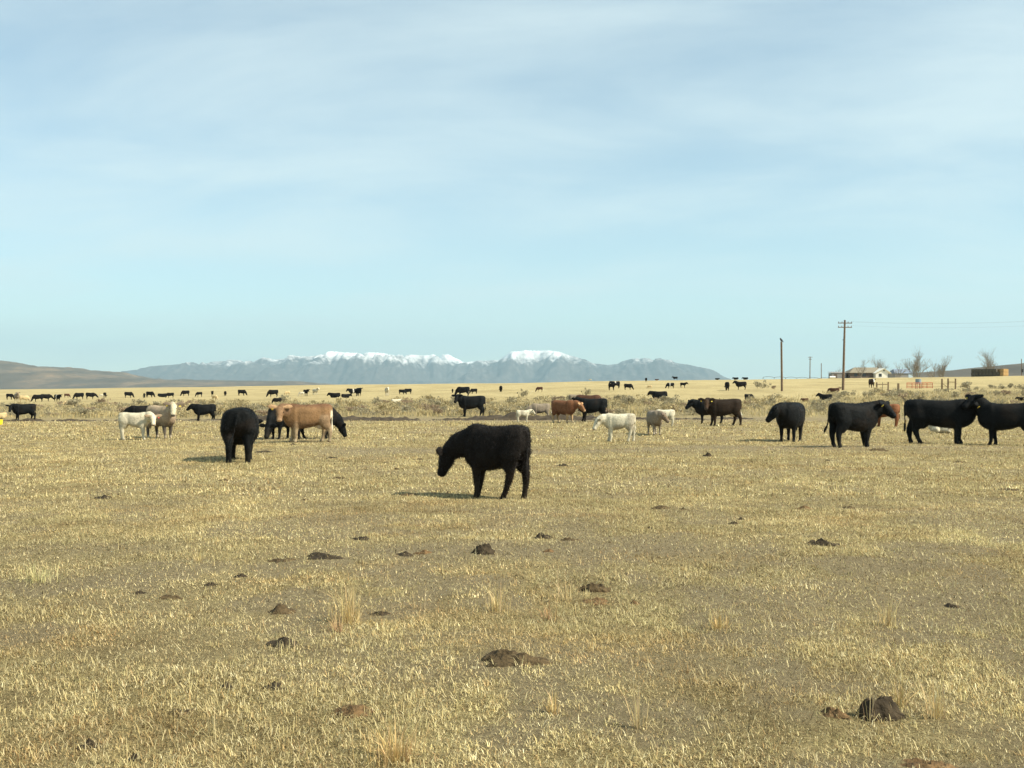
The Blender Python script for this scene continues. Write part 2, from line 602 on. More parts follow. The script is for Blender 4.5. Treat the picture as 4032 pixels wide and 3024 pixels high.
def blades(P, h, wdt, lean, cols, bend=True, yaw=None):
    """P (n,3) roots; flat tapered blades, bent once when bend"""
    n = len(P)
    a = rng.uniform(0, 2 * math.pi, n) if yaw is None else yaw
    d = np.stack([np.cos(a), np.sin(a), np.zeros(n)], -1)
    s = np.stack([-np.sin(a), np.cos(a), np.zeros(n)], -1)
    # rotate width direction a little so blades do not all lie edge-on
    up = np.array([0, 0, 1.0])
    tip1 = P + (d * np.sin(lean * 0.6)[:, None] + up * np.cos(lean * 0.6)[:, None]) * (h * 0.55)[:, None]
    tip2 = tip1 + (d * np.sin(lean * 1.25)[:, None] + up * np.cos(lean * 1.25)[:, None]) * (h * 0.5)[:, None]
    w = wdt[:, None]
    if bend:
        V = np.stack([P - s * w / 2, P + s * w / 2, tip1 - s * w * 0.4, tip1 + s * w * 0.4, tip2], 1).reshape(-1, 3)
        k = np.arange(n)[:, None] * 5
        F = np.concatenate([k + np.array([[0, 1, 3]]), k + np.array([[0, 3, 2]]), k + np.array([[2, 3, 4]])], 0)
        C = np.repeat(cols, 5, 0)
    else:
        V = np.stack([P - s * w / 2, P + s * w / 2, tip2], 1).reshape(-1, 3)
        k = np.arange(n)[:, None] * 3
        F = k + np.array([[0, 1, 2]])
        C = np.repeat(cols, 3, 0)
    return V, F, C


def scatter(y0, y1, dens, clump, csize, spread=0.62):
    """random roots in the visible wedge, clumped"""
    area = spread * (y1 * y1 - y0 * y0)
    n = int(area * dens / clump)
    Yc = np.sqrt(rng.uniform(y0 * y0, y1 * y1, n))
    Xc = rng.uniform(-spread, spread, n) * Yc
    cov = 1 - track_mask(Xc, Yc) * 0.90
    patch = 0.5 + 0.75 * fbm(Xc / 1.1, Yc / 0.9, 3, 77) + 0.55 * fbm(Xc / 0.22, Yc / 0.2, 2, 76)
    keep = rng.uniform(0, 1, n) < np.clip(cov * (0.05 + 1.35 * patch), 0.02, 1)
    Xc, Yc = Xc[keep], Yc[keep]
    n = len(Xc)
    tint_c = rng.integers(0, len(PALE), n)
    tone = 0.72 + 0.35 * rng.random(n) + 0.12 * vnoise(Xc / 2.3, Yc / 2.3, 78) + 0.28 * fbm(Xc / 0.7, Yc / 0.9, 2, 75)
    green = sstep(0.0, 0.6, fbm(Xc / 2.7, Yc / 2.1, 3, 79)) * (1 - sstep(12, 26, Yc))
    X = np.repeat(Xc, clump) + rng.normal(0, csize, n * clump)
    Y = np.repeat(Yc, clump) + rng.normal(0, csize, n * clump)
    base = PALE[np.repeat(tint_c, clump)] * np.repeat(tone, clump)[:, None]
    mixc = rng.random(n * clump) < 0.45
    base[mixc] = PALE[rng.integers(0, len(PALE), mixc.sum())]
    g = np.repeat(green, clump)[:, None] * 0.38
    base = base * (1 - g) + np.array([[0.48, 0.44, 0.22]]) * g
    base = base * rng.uniform(0.8, 1.2, (n * clump, 1)) * np.repeat(sward_tone(Xc, Yc), clump, 0)
    return X, Y, base


gv, gf, gc = [], [], []
off = 0


def add_grass(t):
    global off
    V, F, C = t
    gv.append(V)
    gf.append(F + off)
    gc.append(C)
    off += len(V)


for (y0, y1, dens, clump, cs, hh, ww, bend) in ((3.9, 8.5, 7000, 12, 0.022, 0.023, 0.0040, True), (8.5, 17, 2600, 10, 0.030, 0.027, 0.0070, False),
                                                (17, 36, 560, 7, 0.06, 0.036, 0.015, False), (36, 60, 110, 5, 0.12, 0.05, 0.032, False)):
    X, Y, Cc = scatter(y0, y1, dens, clump, cs)
    n = len(X)
    P = np.stack([X, Y, ground(X, Y) - 0.004], -1)
    h = hh * rng.lognormal(0, 0.5, n)
    lean = np.clip(rng.normal(0.95, 0.45, n), 0.02, 1.5)
    add_grass(blades(P, h, ww * rng.uniform(0.6, 1.3, n), lean, Cc, bend))
    # long straws lying about
    m_ = int(n * 0.06)
    k = rng.integers(0, n, m_)
    P2 = P[k] + np.stack([rng.normal(0, .1, m_), rng.normal(0, .1, m_), rng.uniform(0.008, 0.03, m_)], -1)
    add_grass(blades(P2, hh * rng.uniform(1.8, 4.8, m_), ww * rng.uniform(0.5, 0.9, m_), rng.uniform(1.2, 1.5, m_),
                     np.array([[0.66, 0.56, 0.30]]) * rng.uniform(0.5, 1.2, (m_, 1)), bend))
    # short trampled litter and dead leaf over everything, the bare patches too
    ld_ = {3.9: 5600, 8.5: 2050, 17: 320, 36: 50}[y0]
    m_ = int(0.62 * (y1 * y1 - y0 * y0) * ld_)
    Y2 = np.sqrt(rng.uniform(y0 * y0, y1 * y1, m_))
    X2 = rng.uniform(-0.62, 0.62, m_) * Y2
    kp = rng.random(m_) < 1 - 0.45 * np.clip(track_mask(X2, Y2) * 1.3 - 0.3, 0, 1)
    X2, Y2 = X2[kp], Y2[kp]
    m_ = len(X2)
    P2 = np.stack([X2, Y2, ground(X2, Y2) - 0.001], -1)
    lc = LIT[rng.integers(0, len(LIT), m_)] * rng.uniform(0.7, 1.2, (m_, 1)) * sward_tone(X2, Y2)
    add_grass(blades(P2, hh * rng.lognormal(-0.45, 0.5, m_), ww * rng.uniform(0.7, 1.7, m_), np.clip(rng.normal(1.0, 0.35, m_), 0.1, 1.5), lc, False))
    # upright stalks
    m_ = int(n * 0.012)
    k = rng.integers(0, n, m_)
    add_grass(blades(P[k], hh * rng.uniform(1.8, 4.5, m_), ww * rng.uniform(0.5, 0.8, m_), np.abs(rng.normal(0.12, 0.2, m_)),
                     np.array([[0.60, 0.48, 0.23]]) * rng.uniform(0.7, 1.2, (m_, 1)), bend))
me = mesh_np('grass', np.concatenate(gv), np.concatenate(gf))
set_cols(me, np.concatenate(gc))
grass = link('grass', me, M_GRASS)
tag(grass, 'short grazed dry grass and loose straw over the near pasture', 'grass', None, 'stuff')

# tall pale grass through and in front of the sagebrush
n = 62000
Y = rng.uniform(64.5, 150, n)
X = rng.uniform(-0.62, 0.62, n) * Y
pxg = 2016 + X / Y * FPX
lim = 108 + 30 * sstep(2900, 3500, pxg)
keep = (Y < lim + rng.normal(0, 6, n)) & (rng.random(n) < np.clip(0.55 + 0.9 * fbm(X / 4, Y / 5, 3, 81), 0.05, 1))
X, Y = X[keep], Y[keep]
n = len(X)
P = np.stack([X, Y, ground(X, Y) - 0.01], -1)
tcol = np.array([[0.54, 0.44, 0.22], [0.48, 0.385, 0.19], [0.37, 0.315, 0.17], [0.44, 0.34, 0.165]])[rng.integers(0, 4, n)]
tcol = tcol * (0.85 + 0.3 * rng.random((n, 1)))
hN = np.clip(0.14 + 0.30 * rng.random(n) * (0.7 + 0.6 * vnoise(X / 3, Y / 3, 83)), 0.1, 0.6)
V, F, C = blades(P, hN, rng.uniform(0.04, 0.09, n), np.clip(rng.normal(0.2, 0.18, n), 0, 0.8), tcol, False)
me = mesh_np('tall_grass', V, F)
set_cols(me, C)
tg = link('tall_grass', me, M_GRASS)
tag(tg, 'tall pale dry grass standing between the sagebrush', 'grass', None, 'stuff')


# ------------------------------------------------------------------ sagebrush
def bush_mesh(name, seed, w, h, n, pal, leaf, rag=0.35):
    r = np.random.default_rng(seed)
    cl = r.integers(7, 12)
    ctr = np.stack([r.normal(0, w * 0.26, cl), r.normal(0, w * 0.26, cl), h * r.uniform(0.25, 0.72, cl)], -1)
    rad = r.uniform(0.16, 0.30, cl) * w
    k = r.integers(0, cl, n)
    d = r.normal(0, 1, (n, 3))
    d /= np.linalg.norm(d, axis=1)[:, None]
    p = ctr[k] + d * (rad[k] * r.uniform(0.5, 1.0 + rag, n))[:, None] * np.array([1, 1, 0.85])
    p[:, 2] = np.abs(p[:, 2])
    near_ = (((p[:, None] - p[None]) ** 2).sum(2) < 0.085 ** 2).sum(1) > 3
    p, d = p[near_], d[near_]
    n = len(p)
    # each leaf spray: a narrow upright diamond
    a = r.uniform(0, 2 * math.pi, n)
    s = np.stack([np.cos(a), np.sin(a), r.normal(0, .25, n)], -1)
    u = d * 0.8 + np.array([0, 0, 0.8]) + r.normal(0, .25, (n, 3))
    u /= np.linalg.norm(u, axis=1)[:, None]
    L = leaf * r.uniform(0.7, 1.6, n)[:, None]
    V = np.stack([p - u * L * .6, p + s * L * 0.33, p + u * L, p - s * L * 0.33], 1).reshape(-1, 3)
    V[:, 2] = np.maximum(V[:, 2], 0.0)
    F = np.arange(n)[:, None] * 4 + np.array([[0, 1, 2, 3]])
    c = pal[r.integers(0, len(pal), n)] * r.uniform(0.75, 1.25, (n, 1))
    C = np.repeat(c, 4, 0)
    # stems
    sv, sf, scn = [], [], []
    for q in range(cl):
        e = ctr[q]
        b0 = np.array([r.normal(0, .05), r.normal(0, .05), 0])
        o = len(V) + len(sv) * 4
        wv = np.array([0.018, 0.0, 0])
        sv.append(np.array([b0 - wv, b0 + wv, e + wv * .5, e - wv * .5]))
        sf.append([o, o + 1, o + 2, o + 3])
        scn += [[0.13, 0.10, 0.07]] * 4
    V = np.concatenate([V] + sv)
    F = np.concatenate([F, np.array(sf)])
    C = np.concatenate([C, np.array(scn)])
    me = mesh_np(name, V, F)
    set_cols(me, C)
    me.materials.append(M_SAGE)
    return me


GREY = np.array([[0.36, 0.32, 0.21], [0.32, 0.285, 0.185], [0.40, 0.35, 0.23], [0.28, 0.24, 0.155]])
TAN = np.array([[0.49, 0.41, 0.23], [0.44, 0.365, 0.205], [0.54, 0.45, 0.25], [0.39, 0.325, 0.185]])
RED = np.array([[0.33, 0.25, 0.165], [0.29, 0.215, 0.14], [0.36, 0.28, 0.185]])
BM = []
for i in range(9):
    pal = (GREY, GREY, TAN, GREY, TAN, RED, GREY, TAN, TAN)[i]
    BM.append((bush_mesh('sagebrush', 100 + i, 1.1, 0.75, 620, pal, 0.075, 0.12), i))
KIND = ['grey green', 'grey green', 'pale tan', 'grey green', 'pale tan', 'reddish brown', 'grey green', 'pale tan', 'pale tan']
ZONES = ((160, 'behind the bull'), (480, 'right of the bull'), (760, 'behind the dun cow'), (1000, 'behind the broad cow'),
         (1330, 'behind the tan cow'), (1780, 'beyond the tan cow'), (2050, 'above the shaggy calf'), (2420, 'behind the red cow'),
         (2720, 'near the lone calf'), (2980, 'behind the brown cow'), (3240, 'behind the round cow'), (3560, 'behind the tagged cow'), (3860, 'behind the long cow'), (9999, 'at the right edge'))
nb = 0
placed = []
extra = []
for tries in range(12000):
    if nb >= 295 and len(extra) >= 380:
        break
    Y = math.sqrt(random.uniform(67 ** 2, 152 ** 2))
    X = random.uniform(-0.58, 0.58) * Y
    px = 2016 + X / Y * FPX
    lim = 103 + 38 * float(sstep(2900, 3500, px)) + 10 * float(sstep(900, 1500, px)) * (1 - float(sstep(2300, 2900, px)))
    if Y > lim + random.gauss(0, 4):
        continue
    dn = float(fbm(np.array([X / 9]), np.array([Y / 8]), 3, 91)[0])
    if random.random() > 0.70 + 1.1 * dn:
        continue
    if any((X - a) ** 2 + (Y - c_) ** 2 < 0.6 for a, c_ in placed):
        continue
    placed.append((X, Y))
    me_, k = random.choice(BM)
    if px > 2900 and random.random() > 0.5:
        continue
    s = random.uniform(0.62, 1.12)
    sc3 = (s * random.uniform(1.0, 1.7), s * random.uniform(.9, 1.4), s * random.uniform(0.75, 1.2))
    rot = random.uniform(0, 6.28)
    if nb < 295 and 300 < abs(px) and -60 < px < 4100 and random.random() < 0.55:
        o = bpy.data.objects.new('sagebrush', me_)
        COL.objects.link(o)
        o.location = (X, Y, gz(X, Y) - 0.04)
        o.scale = sc3
        o.rotation_euler = (0, 0, rot)
        zn = next(t for lim_, t in ZONES if px < lim_)
        row = 'front' if Y < 76 else ('far back' if Y > 104 else ('back' if Y > 90 else 'middle'))
        big = 'small ' if s < 0.78 else ('large ' if s > 0.97 else '')
        tag(o, '%s%s bush in the scrub %s, %s' % (big, KIND[k], zn, row), 'shrub', 'bushes of the scrub band across the pasture')
        nb += 1
    else:
        extra.append((me_, X, Y, sc3, rot))
bylab = {}
for o in COL.objects:
    if o.name.startswith('sagebrush'):
        bylab.setdefault(o['label'], []).append(o)
for lb, os_ in bylab.items():
    if len(os_) > 1:
        os_.sort(key=lambda q: q.location.x / q.location.y)
        for q, o in enumerate(os_):
            o['label'] = lb + ', ' + ('leftmost', 'second from left', 'third from left', 'fourth from left', 'fifth from left', 'sixth from left', 'seventh from left')[min(q, 6)]
ev_, ef_, ec_ = [], [], []
o_ = 0
for (me_, X, Y, sc3, rot) in extra:
    nv_ = len(me_.vertices)
    c0 = np.zeros(nv_ * 3, np.float32)
    me_.vertices.foreach_get('co', c0)
    c0 = c0.reshape(-1, 3) * np.array(sc3) * np.array([0.8, 0.8, 0.72])
    cr, sr = math.cos(rot), math.sin(rot)
    c0 = np.stack([c0[:, 0] * cr - c0[:, 1] * sr + X, c0[:, 0] * sr + c0[:, 1] * cr + Y, c0[:, 2] + gz(X, Y) - 0.04], -1)
    li = np.zeros(len(me_.loops), np.int32)
    me_.loops.foreach_get('vertex_index', li)
    li = li.reshape(-1, 4)[::2].ravel()
    cc = np.zeros(nv_ * 4, np.float32)
    me_.color_attributes['col'].data.foreach_get('color', cc)
    ev_.append(c0)
    ef_.append(li.reshape(-1, 4) + o_)
    ec_.append(cc.reshape(-1, 4)[:, :3])
    o_ += nv_
me = mesh_np('scrub', np.concatenate(ev_), np.concatenate(ef_))
set_cols(me, np.concatenate(ec_))
scrub = link('scrub', me, M_SAGE)
tag(scrub, 'low mass of grey and tan scrub filling the band across the pasture', 'scrub', None, 'stuff')

for (px, py, w, h, k, lab) in (
        (3813, 1531, 2.1, 1.15, 0, 'large rounded grey bush right of the three bare fence posts'),
        (3000, 1531, 2.3, 1.75, 3, 'tall wispy grey bush left of the short utility pole'),
        (3050, 1533, 0.9, 0.75, 5, 'small dark bush at the foot of the short utility pole'),
        (2060, 1566, 1.1, 1.3, 3, 'tall thin bush standing out of the scrub right of the middle'),
        (2310, 1560, 1.0, 1.3, 3, 'tall thin bush behind the black cow with the white tag'),
        (3310, 1532, 0.7, 0.5, 5, 'small brown bush by the foot of the tall utility pole'),
        (3925, 1530, 1.8, 0.8, 3, 'wide grey bush in the scrub row at the right edge'),
        (3975, 1529, 1.3, 0.85, 0, 'dark grey bush in the scrub row at the right edge'),
        (4018, 1530, 1.5, 0.7, 6, 'grey bush cut by the right edge of the photo'),
        (3600, 1585, 2.2, 1.2, 8, 'broad dark sagebrush clump behind the red calf')):
    X, Y, Z = at(px, py)
    o = bpy.data.objects.new('bush', BM[k][0])
    COL.objects.link(o)
    o.location = (X, Y, Z - 0.04)
    o.scale = (w / 1.1, w / 1.1, h / 0.75)
    o.rotation_euler = (0, 0, random.uniform(0, 6))
    tag(o, lab, 'shrub')


# ------------------------------------------------------------------ cattle
def nrm(v):
    return v / (np.linalg.norm(v) + 1e-9)


class Loft:
    def __init__(self):
        self.V, self.F = [], []
        self.sk = []        # skeleton: (pos, radius, label)

    def ring_tube(self, rings, label, seg=14):
        """rings: (centre, side vector, up vector, half width, half height, exponent)"""
        o = len(self.V)
        for (c, s, u, a, b, e) in rings:
            for i in range(seg):
                t = 2 * math.pi * i / seg
                ct, st = math.cos(t), math.sin(t)
                self.V.append(c + s * a * math.copysign(abs(ct) ** (2 / e), ct) + u * b * math.copysign(abs(st) ** (2 / e), st))
            self.sk.append((c, max(0.5 * (a + b), 0.02), label))
        n = len(rings)
        for r in range(n - 1):
            for i in range(seg):
                j = (i + 1) % seg
                self.F.append((o + r * seg + i, o + r * seg + j, o + (r + 1) * seg + j, o + (r + 1) * seg + i))
        self.V.append(rings[0][0])
        self.V.append(rings[-1][0])
        a, b = len(self.V) - 2, len(self.V) - 1
        for i in range(seg):
            j = (i + 1) % seg
            self.F.append((a, o + j, o + i))
            self.F.append((b, o + (n - 1) * seg + i, o + (n - 1) * seg + j))

    def path_tube(self, pts, radii, side, labels, seg=12, e=2.0, fine=3):
        """pts along a limb, radii (a across side, b along travel-normal); Catmull-Rom refined"""
        P = np.array(pts, float)
        Rd = np.array([(r, r) if not isinstance(r, tuple) else r for r in radii], float)
        n = len(P)
        Q, RQ, LB = [], [], []
        for i in range(n - 1):
            p0, p1, p2, p3 = P[max(i - 1, 0)], P[i], P[i + 1], P[min(i + 2, n - 1)]
            for k in range(fine):
                t = k / fine
                Q.append(0.5 * ((2 * p1) + (-p0 + p2) * t + (2 * p0 - 5 * p1 + 4 * p2 - p3) * t * t + (-p0 + 3 * p1 - 3 * p2 + p3) * t ** 3))
                tt = t * t * (3 - 2 * t)
                RQ.append(Rd[i] * (1 - tt) + Rd[i + 1] * tt)
                LB.append(labels[i] if t < .5 else labels[i + 1])
        Q.append(P[-1])
        RQ.append(Rd[-1])
        LB.append(labels[-1])
        Q = np.array(Q)
        o = len(self.V)
        for i in range(len(Q)):
            T_ = nrm(Q[min(i + 1, len(Q) - 1)] - Q[max(i - 1, 0)])
            s = nrm(side - T_ * np.dot(side, T_))
            u = np.cross(T_, s)
            a, b = RQ[i]
            for q in range(seg):
                t = 2 * math.pi * q / seg
                self.V.append(Q[i] + s * a * math.cos(t) + u * b * math.sin(t))
            self.sk.append((Q[i], max(.5 * (a + b), .02), LB[i]))
        n = len(Q)
        for r in range(n - 1):
            for i in range(seg):
                j = (i + 1) % seg
                self.F.append((o + r * seg + i, o + r * seg + j, o + (r + 1) * seg + j, o + (r + 1) * seg + i))
        self.V.append(Q[0])
        self.V.append(Q[-1])
        a, b = len(self.V) - 2, len(self.V) - 1
        for i in range(seg):
            j = (i + 1) % seg
            self.F.append((a, o + j, o + i))
            self.F.append((b, o + (n - 1) * seg + i, o + (n - 1) * seg + j))


POSE = {   # neck length, neck yaw, neck elevation, head yaw, head pitch
    'up': (0.62, 0, 40, 0, -42), 'level': (0.62, 0, 22, 0, -50), 'low': (0.74, 0, -24, 0, -50),
    'graze': (0.86, 0, -56, 0, -62), 'grazeside': (0.86, 25, -56, 40, -62),
}
_cow = {}


def cow_geo(pose='up', L=1.0, kd=1.0, kl=1.0, Wd=1.0, hs=1.0, legs=(0, 0, 0, 0), udder=False, lying=False, tail='down',
            voxel=0.03, nk=None, lw=1.0, fat=0.0):
    """one continuous body; returns (mesh data arrays, labels, anchors)"""
    key = (pose, L, kd, kl, Wd, hs, legs, udder, lying, tail, voxel, nk, fat, lw)
    if key in _cow:
        return _cow[key]
    L = L * 0.92
    lf = Loft()
    yv = np.array([0, 1.0, 0])
    zv = np.array([0, 0, 1.0])

    def zm(z):
        if lying:
            return (z - 0.50) * kd if z > 0.5 else 0.02
        return z * kl if z < 0.58 else 0.58 * kl + (z - 0.58) * kd

    prof = [(-0.905, 1.27, 1.00, 0.10), (-0.88, 1.325, 0.88, 0.20), (-0.80, 1.35, 0.77, 0.26), (-0.62, 1.365, 0.67, 0.32), (-0.48, 1.362, 0.63, 0.300), (-0.36, 1.345, 0.60, 0.315),
            (-0.15, 1.335, 0.535, 0.355), (0.10, 1.325, 0.495, 0.365), (0.32, 1.335, 0.48, 0.335), (0.42, 1.355, 0.485, 0.305), (0.52, 1.372, 0.49, 0.318),
            (0.64, 1.37, 0.52, 0.275), (0.76, 1.34, 0.58, 0.23), (0.86, 1.27, 0.68, 0.17), (0.93, 1.17, 0.82, 0.085)]
    rings = []
    for (x, zt, zb, hw) in prof:
        zt, zb = zm(zt), zm(zb) - fat * math.exp(-((x + 0.05) / 0.45) ** 2)
        hw = hw * Wd
        rings.append((np.array([x * L, 0, (zt + zb) / 2]), yv, zv, hw, (zt - zb) / 2, 2.7))
    lf.ring_tube(rings, 'body', 20)
    # neck and head
    nl, ny, ne, hy, hp = nk if nk else POSE[pose]
    nl *= hs * 0.94
    hs = hs * 1.10
    B = np.array([0.60 * L, 0, zm(1.03)])
    ce, se = math.cos(R(ne)), math.sin(R(ne))
    nd = np.array([ce * math.cos(R(ny)), ce * math.sin(R(ny)), se])
    poll = B + nd * nl
    hd = np.array([math.cos(R(hp)) * math.cos(R(hy)), math.cos(R(hp)) * math.sin(R(hy)), math.sin(R(hp))])
    hside = np.array([-math.sin(R(hy)), math.cos(R(hy)), 0])
    hup = np.cross(hd, hside)
    hl = 0.46 * hs
    muz = poll + hd * hl
    if muz[2] < 0.10:
        sh = 0.10 - muz[2]
        poll = poll + np.array([0, 0, sh])
        muz = muz + np.array([0, 0, sh])
    nside = np.array([-math.sin(R(ny * .7)), math.cos(R(ny * .7)), 0])
    mid = B + (poll - B) * 0.5 + np.array([0.03, 0, 0.03]) * (1 if ne < 20 else -0.2)
    lf.path_tube([B - np.array([0.12 * L, 0, 0.02]), B + (poll - B) * 0.16, mid, B + (poll - B) * 0.84, poll + hd * 0.06],
                 [(0.22 * Wd, 0.33 * kd), (0.20 * Wd, 0.305 * kd), (0.160 * hs, 0.250 * hs), (0.128 * hs, 0.190 * hs), (0.105 * hs, 0.14 * hs)], nside,
                 ['body', 'neck', 'neck', 'neck', 'head'], 14)
    hr_ = []
    for (s, a, b_, dz, lb) in ((-0.11, 0.05, 0.055, -0.01, 0), (-0.05, 0.105, 0.115, -0.02, 0), (0.05, 0.125, 0.145, -0.03, 0), (0.15, 0.130, 0.152, -0.04, 0), (0.26, 0.108, 0.130, -0.035, 0),
                               (0.37, 0.088, 0.102, -0.035, 0), (0.45, 0.093, 0.092, -0.03, 1), (0.515, 0.090, 0.078, -0.03, 1), (0.55, 0.055, 0.048, -0.03, 1)):
        hr_.append((poll + hd * s * 0.86 * hs + hup * dz * hs, hside, hup, a * hs, b_ * hs, 2.3))
    lf.ring_tube(hr_[:7], 'head', 14)
    lf.ring_tube(hr_[6:], 'muzzle', 14)
    tags = []
    for sg in (1, -1):
        r0 = poll + hside * sg * 0.085 * hs + hup * 0.055 * hs + hd * 0.0
        edir = nrm(hside * sg * 1.0 - hd * 0.15 + hup * 0.05 + np.array([0, 0, -0.06]))
        flat = nrm(hd * 0.75 - hup * 0.35)
        th = max(0.026, voxel * 0.95)
        lf.path_tube([r0, r0 + edir * 0.09 * hs, r0 + edir * 0.20 * hs, r0 + edir * 0.31 * hs],
                     [(0.035, 0.04), (th, 0.08 * hs), (th, 0.09 * hs), (0.02, 0.03)], nrm(np.cross(edir, flat)), ['ear'] * 4, 10, fine=2)
        tags.append((r0 + edir * 0.15 * hs, hside * sg, hd, hup))
    eyes = [poll + hd * 0.17 * hs + hup * 0.035 * hs + hside * sg * 0.119 * hs for sg in (1, -1)]
    # legs: front left, front right, hind left, hind right
    if not lying:
        for i, sg in enumerate((1, -1)):
            dx = legs[i]
            y = 0.165 * sg * Wd
            pts = [(0.47 * L, 0.8 * y, zm(0.95)), (0.46 * L + dx * .15, 1.05 * y, zm(0.72)), (0.475 * L + dx * .5, y, 0.40 * kl), (0.47 * L + dx * .85, y, 0.16 * kl),
                   (0.495 * L + dx, y, 0.07 * kl), (0.515 * L + dx, y, 0.0)]
            lf.path_tube(pts, [(a_ * lw, b_ * lw) for a_, b_ in ((0.12, 0.23), (0.11, 0.17), (0.068, 0.080), (0.050, 0.055), (0.055, 0.062), (0.064, 0.074))], yv,
                         ['body', 'upleg', 'leg', 'leg', 'foot', 'hoof'], 12)
        for i, sg in enumerate((1, -1)):
            dx = legs[2 + i]
            y = 0.175 * sg * Wd
            pts = [(-0.58 * L, 0.85 * y, zm(1.08)), (-0.565 * L + dx * .12, 1.08 * y, zm(0.82)), (-0.63 * L + dx * .35, 1.02 * y, zm(0.61)), (-0.735 * L + dx * .6, y, 0.44 * kl), (-0.70 * L + dx * .88, y, 0.17 * kl),
                   (-0.67 * L + dx, y, 0.07 * kl), (-0.645 * L + dx, y, 0.0)]
            lf.path_tube(pts, [(a_ * lw, b_ * min(lw, 1.1)) for a_, b_ in ((0.155, 0.27), (0.15, 0.26), (0.11, 0.175), (0.063, 0.095), (0.052, 0.058), (0.056, 0.063), (0.065, 0.075))], yv,
                         ['body', 'upleg', 'upleg', 'leg', 'leg', 'foot', 'hoof'], 12)
    else:
        for sg in (1, -1):
            lf.path_tube([(-0.62 * L, 0.2 * sg * Wd, 0.35), (-0.40 * L, 0.34 * sg * Wd, 0.26), (-0.20 * L, 0.40 * sg * Wd, 0.10)], [(0.16, 0.26), (0.14, 0.2), (0.07, 0.08)], yv, ['body', 'upleg', 'leg'], 12)
            lf.path_tube([(0.45 * L, 0.2 * sg * Wd, 0.22), (0.66 * L, 0.24 * sg * Wd, 0.13), (0.80 * L, 0.22 * sg * Wd, 0.07)], [(0.12, 0.16), (0.07, 0.09), (0.05, 0.06)], yv, ['body', 'leg', 'leg'], 12)
    # tail
    tz = zm(1.29)
    tw = max(0.026, voxel * 0.8)
    if tail == 'down':
        ty = 0.0
        tp = [(-0.82 * L, 0, tz), (-0.905 * L, 0, tz - 0.06), (-0.93 * L, ty, tz - 0.30 * kd), (-0.915 * L, ty + .02, tz - 0.58 * kd), (-0.92 * L, ty + .03, tz - 0.76 * kd), (-0.92 * L, ty + .03, max(tz - 0.95 * kd, .12))]
    else:
        tp = [(-0.80 * L, 0, tz), (-0.89 * L, 0, tz - 0.05), (-0.97 * L, 0.04, tz - 0.30 * kd), (-0.98 * L, 0.10, tz - 0.58 * kd), (-1.02 * L, 0.16, tz - 0.74 * kd), (-1.07 * L, 0.20, max(tz - 0.88 * kd, .12))]
    if lying:
        tp = [(-0.80 * L, 0, tz), (-0.88 * L, 0, tz - 0.1), (-0.92 * L, 0.03, max(tz - 0.3, .1)), (-0.92 * L, 0.1, max(tz - .55, .05))]
        lf.path_tube(tp, [0.05, 0.04, tw, 0.04], yv, ['tail', 'tail', 'tail', 'tuft'], 10)
    else:
        lf.path_tube(tp, [0.055, 0.042, tw, tw, 0.045, 0.02], yv, ['tail', 'tail', 'tail', 'tail', 'tuft', 'tuft'], 10)
    if udder:
        z = zm(0.60)
        lf.path_tube([(-0.60 * L, 0, z + 0.05), (-0.45 * L, 0, z - 0.02), (-0.28 * L, 0, z + 0.06)], [(0.11, 0.10), (0.14, 0.13), (0.06, 0.06)], yv, ['udder'] * 3, 12)
    me = bpy.data.meshes.new('tmp')
    me.from_pydata([tuple(v) for v in lf.V], [], lf.F)
    bm = bmesh.new()
    bm.from_mesh(me)
    bmesh.ops.recalc_face_normals(bm, faces=bm.faces)
    bm.to_mesh(me)
    bm.free()
    ob = bpy.data.objects.new('tmp', me)
    COL.objects.link(ob)
    md = ob.modifiers.new('r', 'REMESH')
    md.mode = 'VOXEL'
    md.voxel_size = voxel
    sm_ = ob.modifiers.new('s', 'SMOOTH')
    sm_.factor = 0.5
    sm_.iterations = 5 if voxel < 0.03 else 2
    dg = bpy.context.evaluated_depsgraph_get()
    ev = bpy.data.meshes.new_from_object(ob.evaluated_get(dg))
    bpy.data.objects.remove(ob)
    bpy.data.meshes.remove(me)
    ev.polygons.foreach_set('use_smooth', np.ones(len(ev.polygons), bool))
    co = np.zeros(len(ev.vertices) * 3, np.float32)
    ev.vertices.foreach_get('co', co)
    co = co.reshape(-1, 3)
    SKp = np.array([s[0] for s in lf.sk])
    SKr = np.array([s[1] for s in lf.sk])
    SKl = [s[2] for s in lf.sk]
    lab = np.empty(len(co), object)
    for i in range(0, len(co), 4000):
        d = np.linalg.norm(co[i:i + 4000, None] - SKp[None], axis=2) / SKr[None]
        lab[i:i + 4000] = np.array(SKl, object)[d.argmin(1)]
    res = (ev, co, lab, dict(tags=tags, eyes=eyes, zm=zm, poll=poll, hd=hd, hs=hs))
    _cow[key] = res
    return res


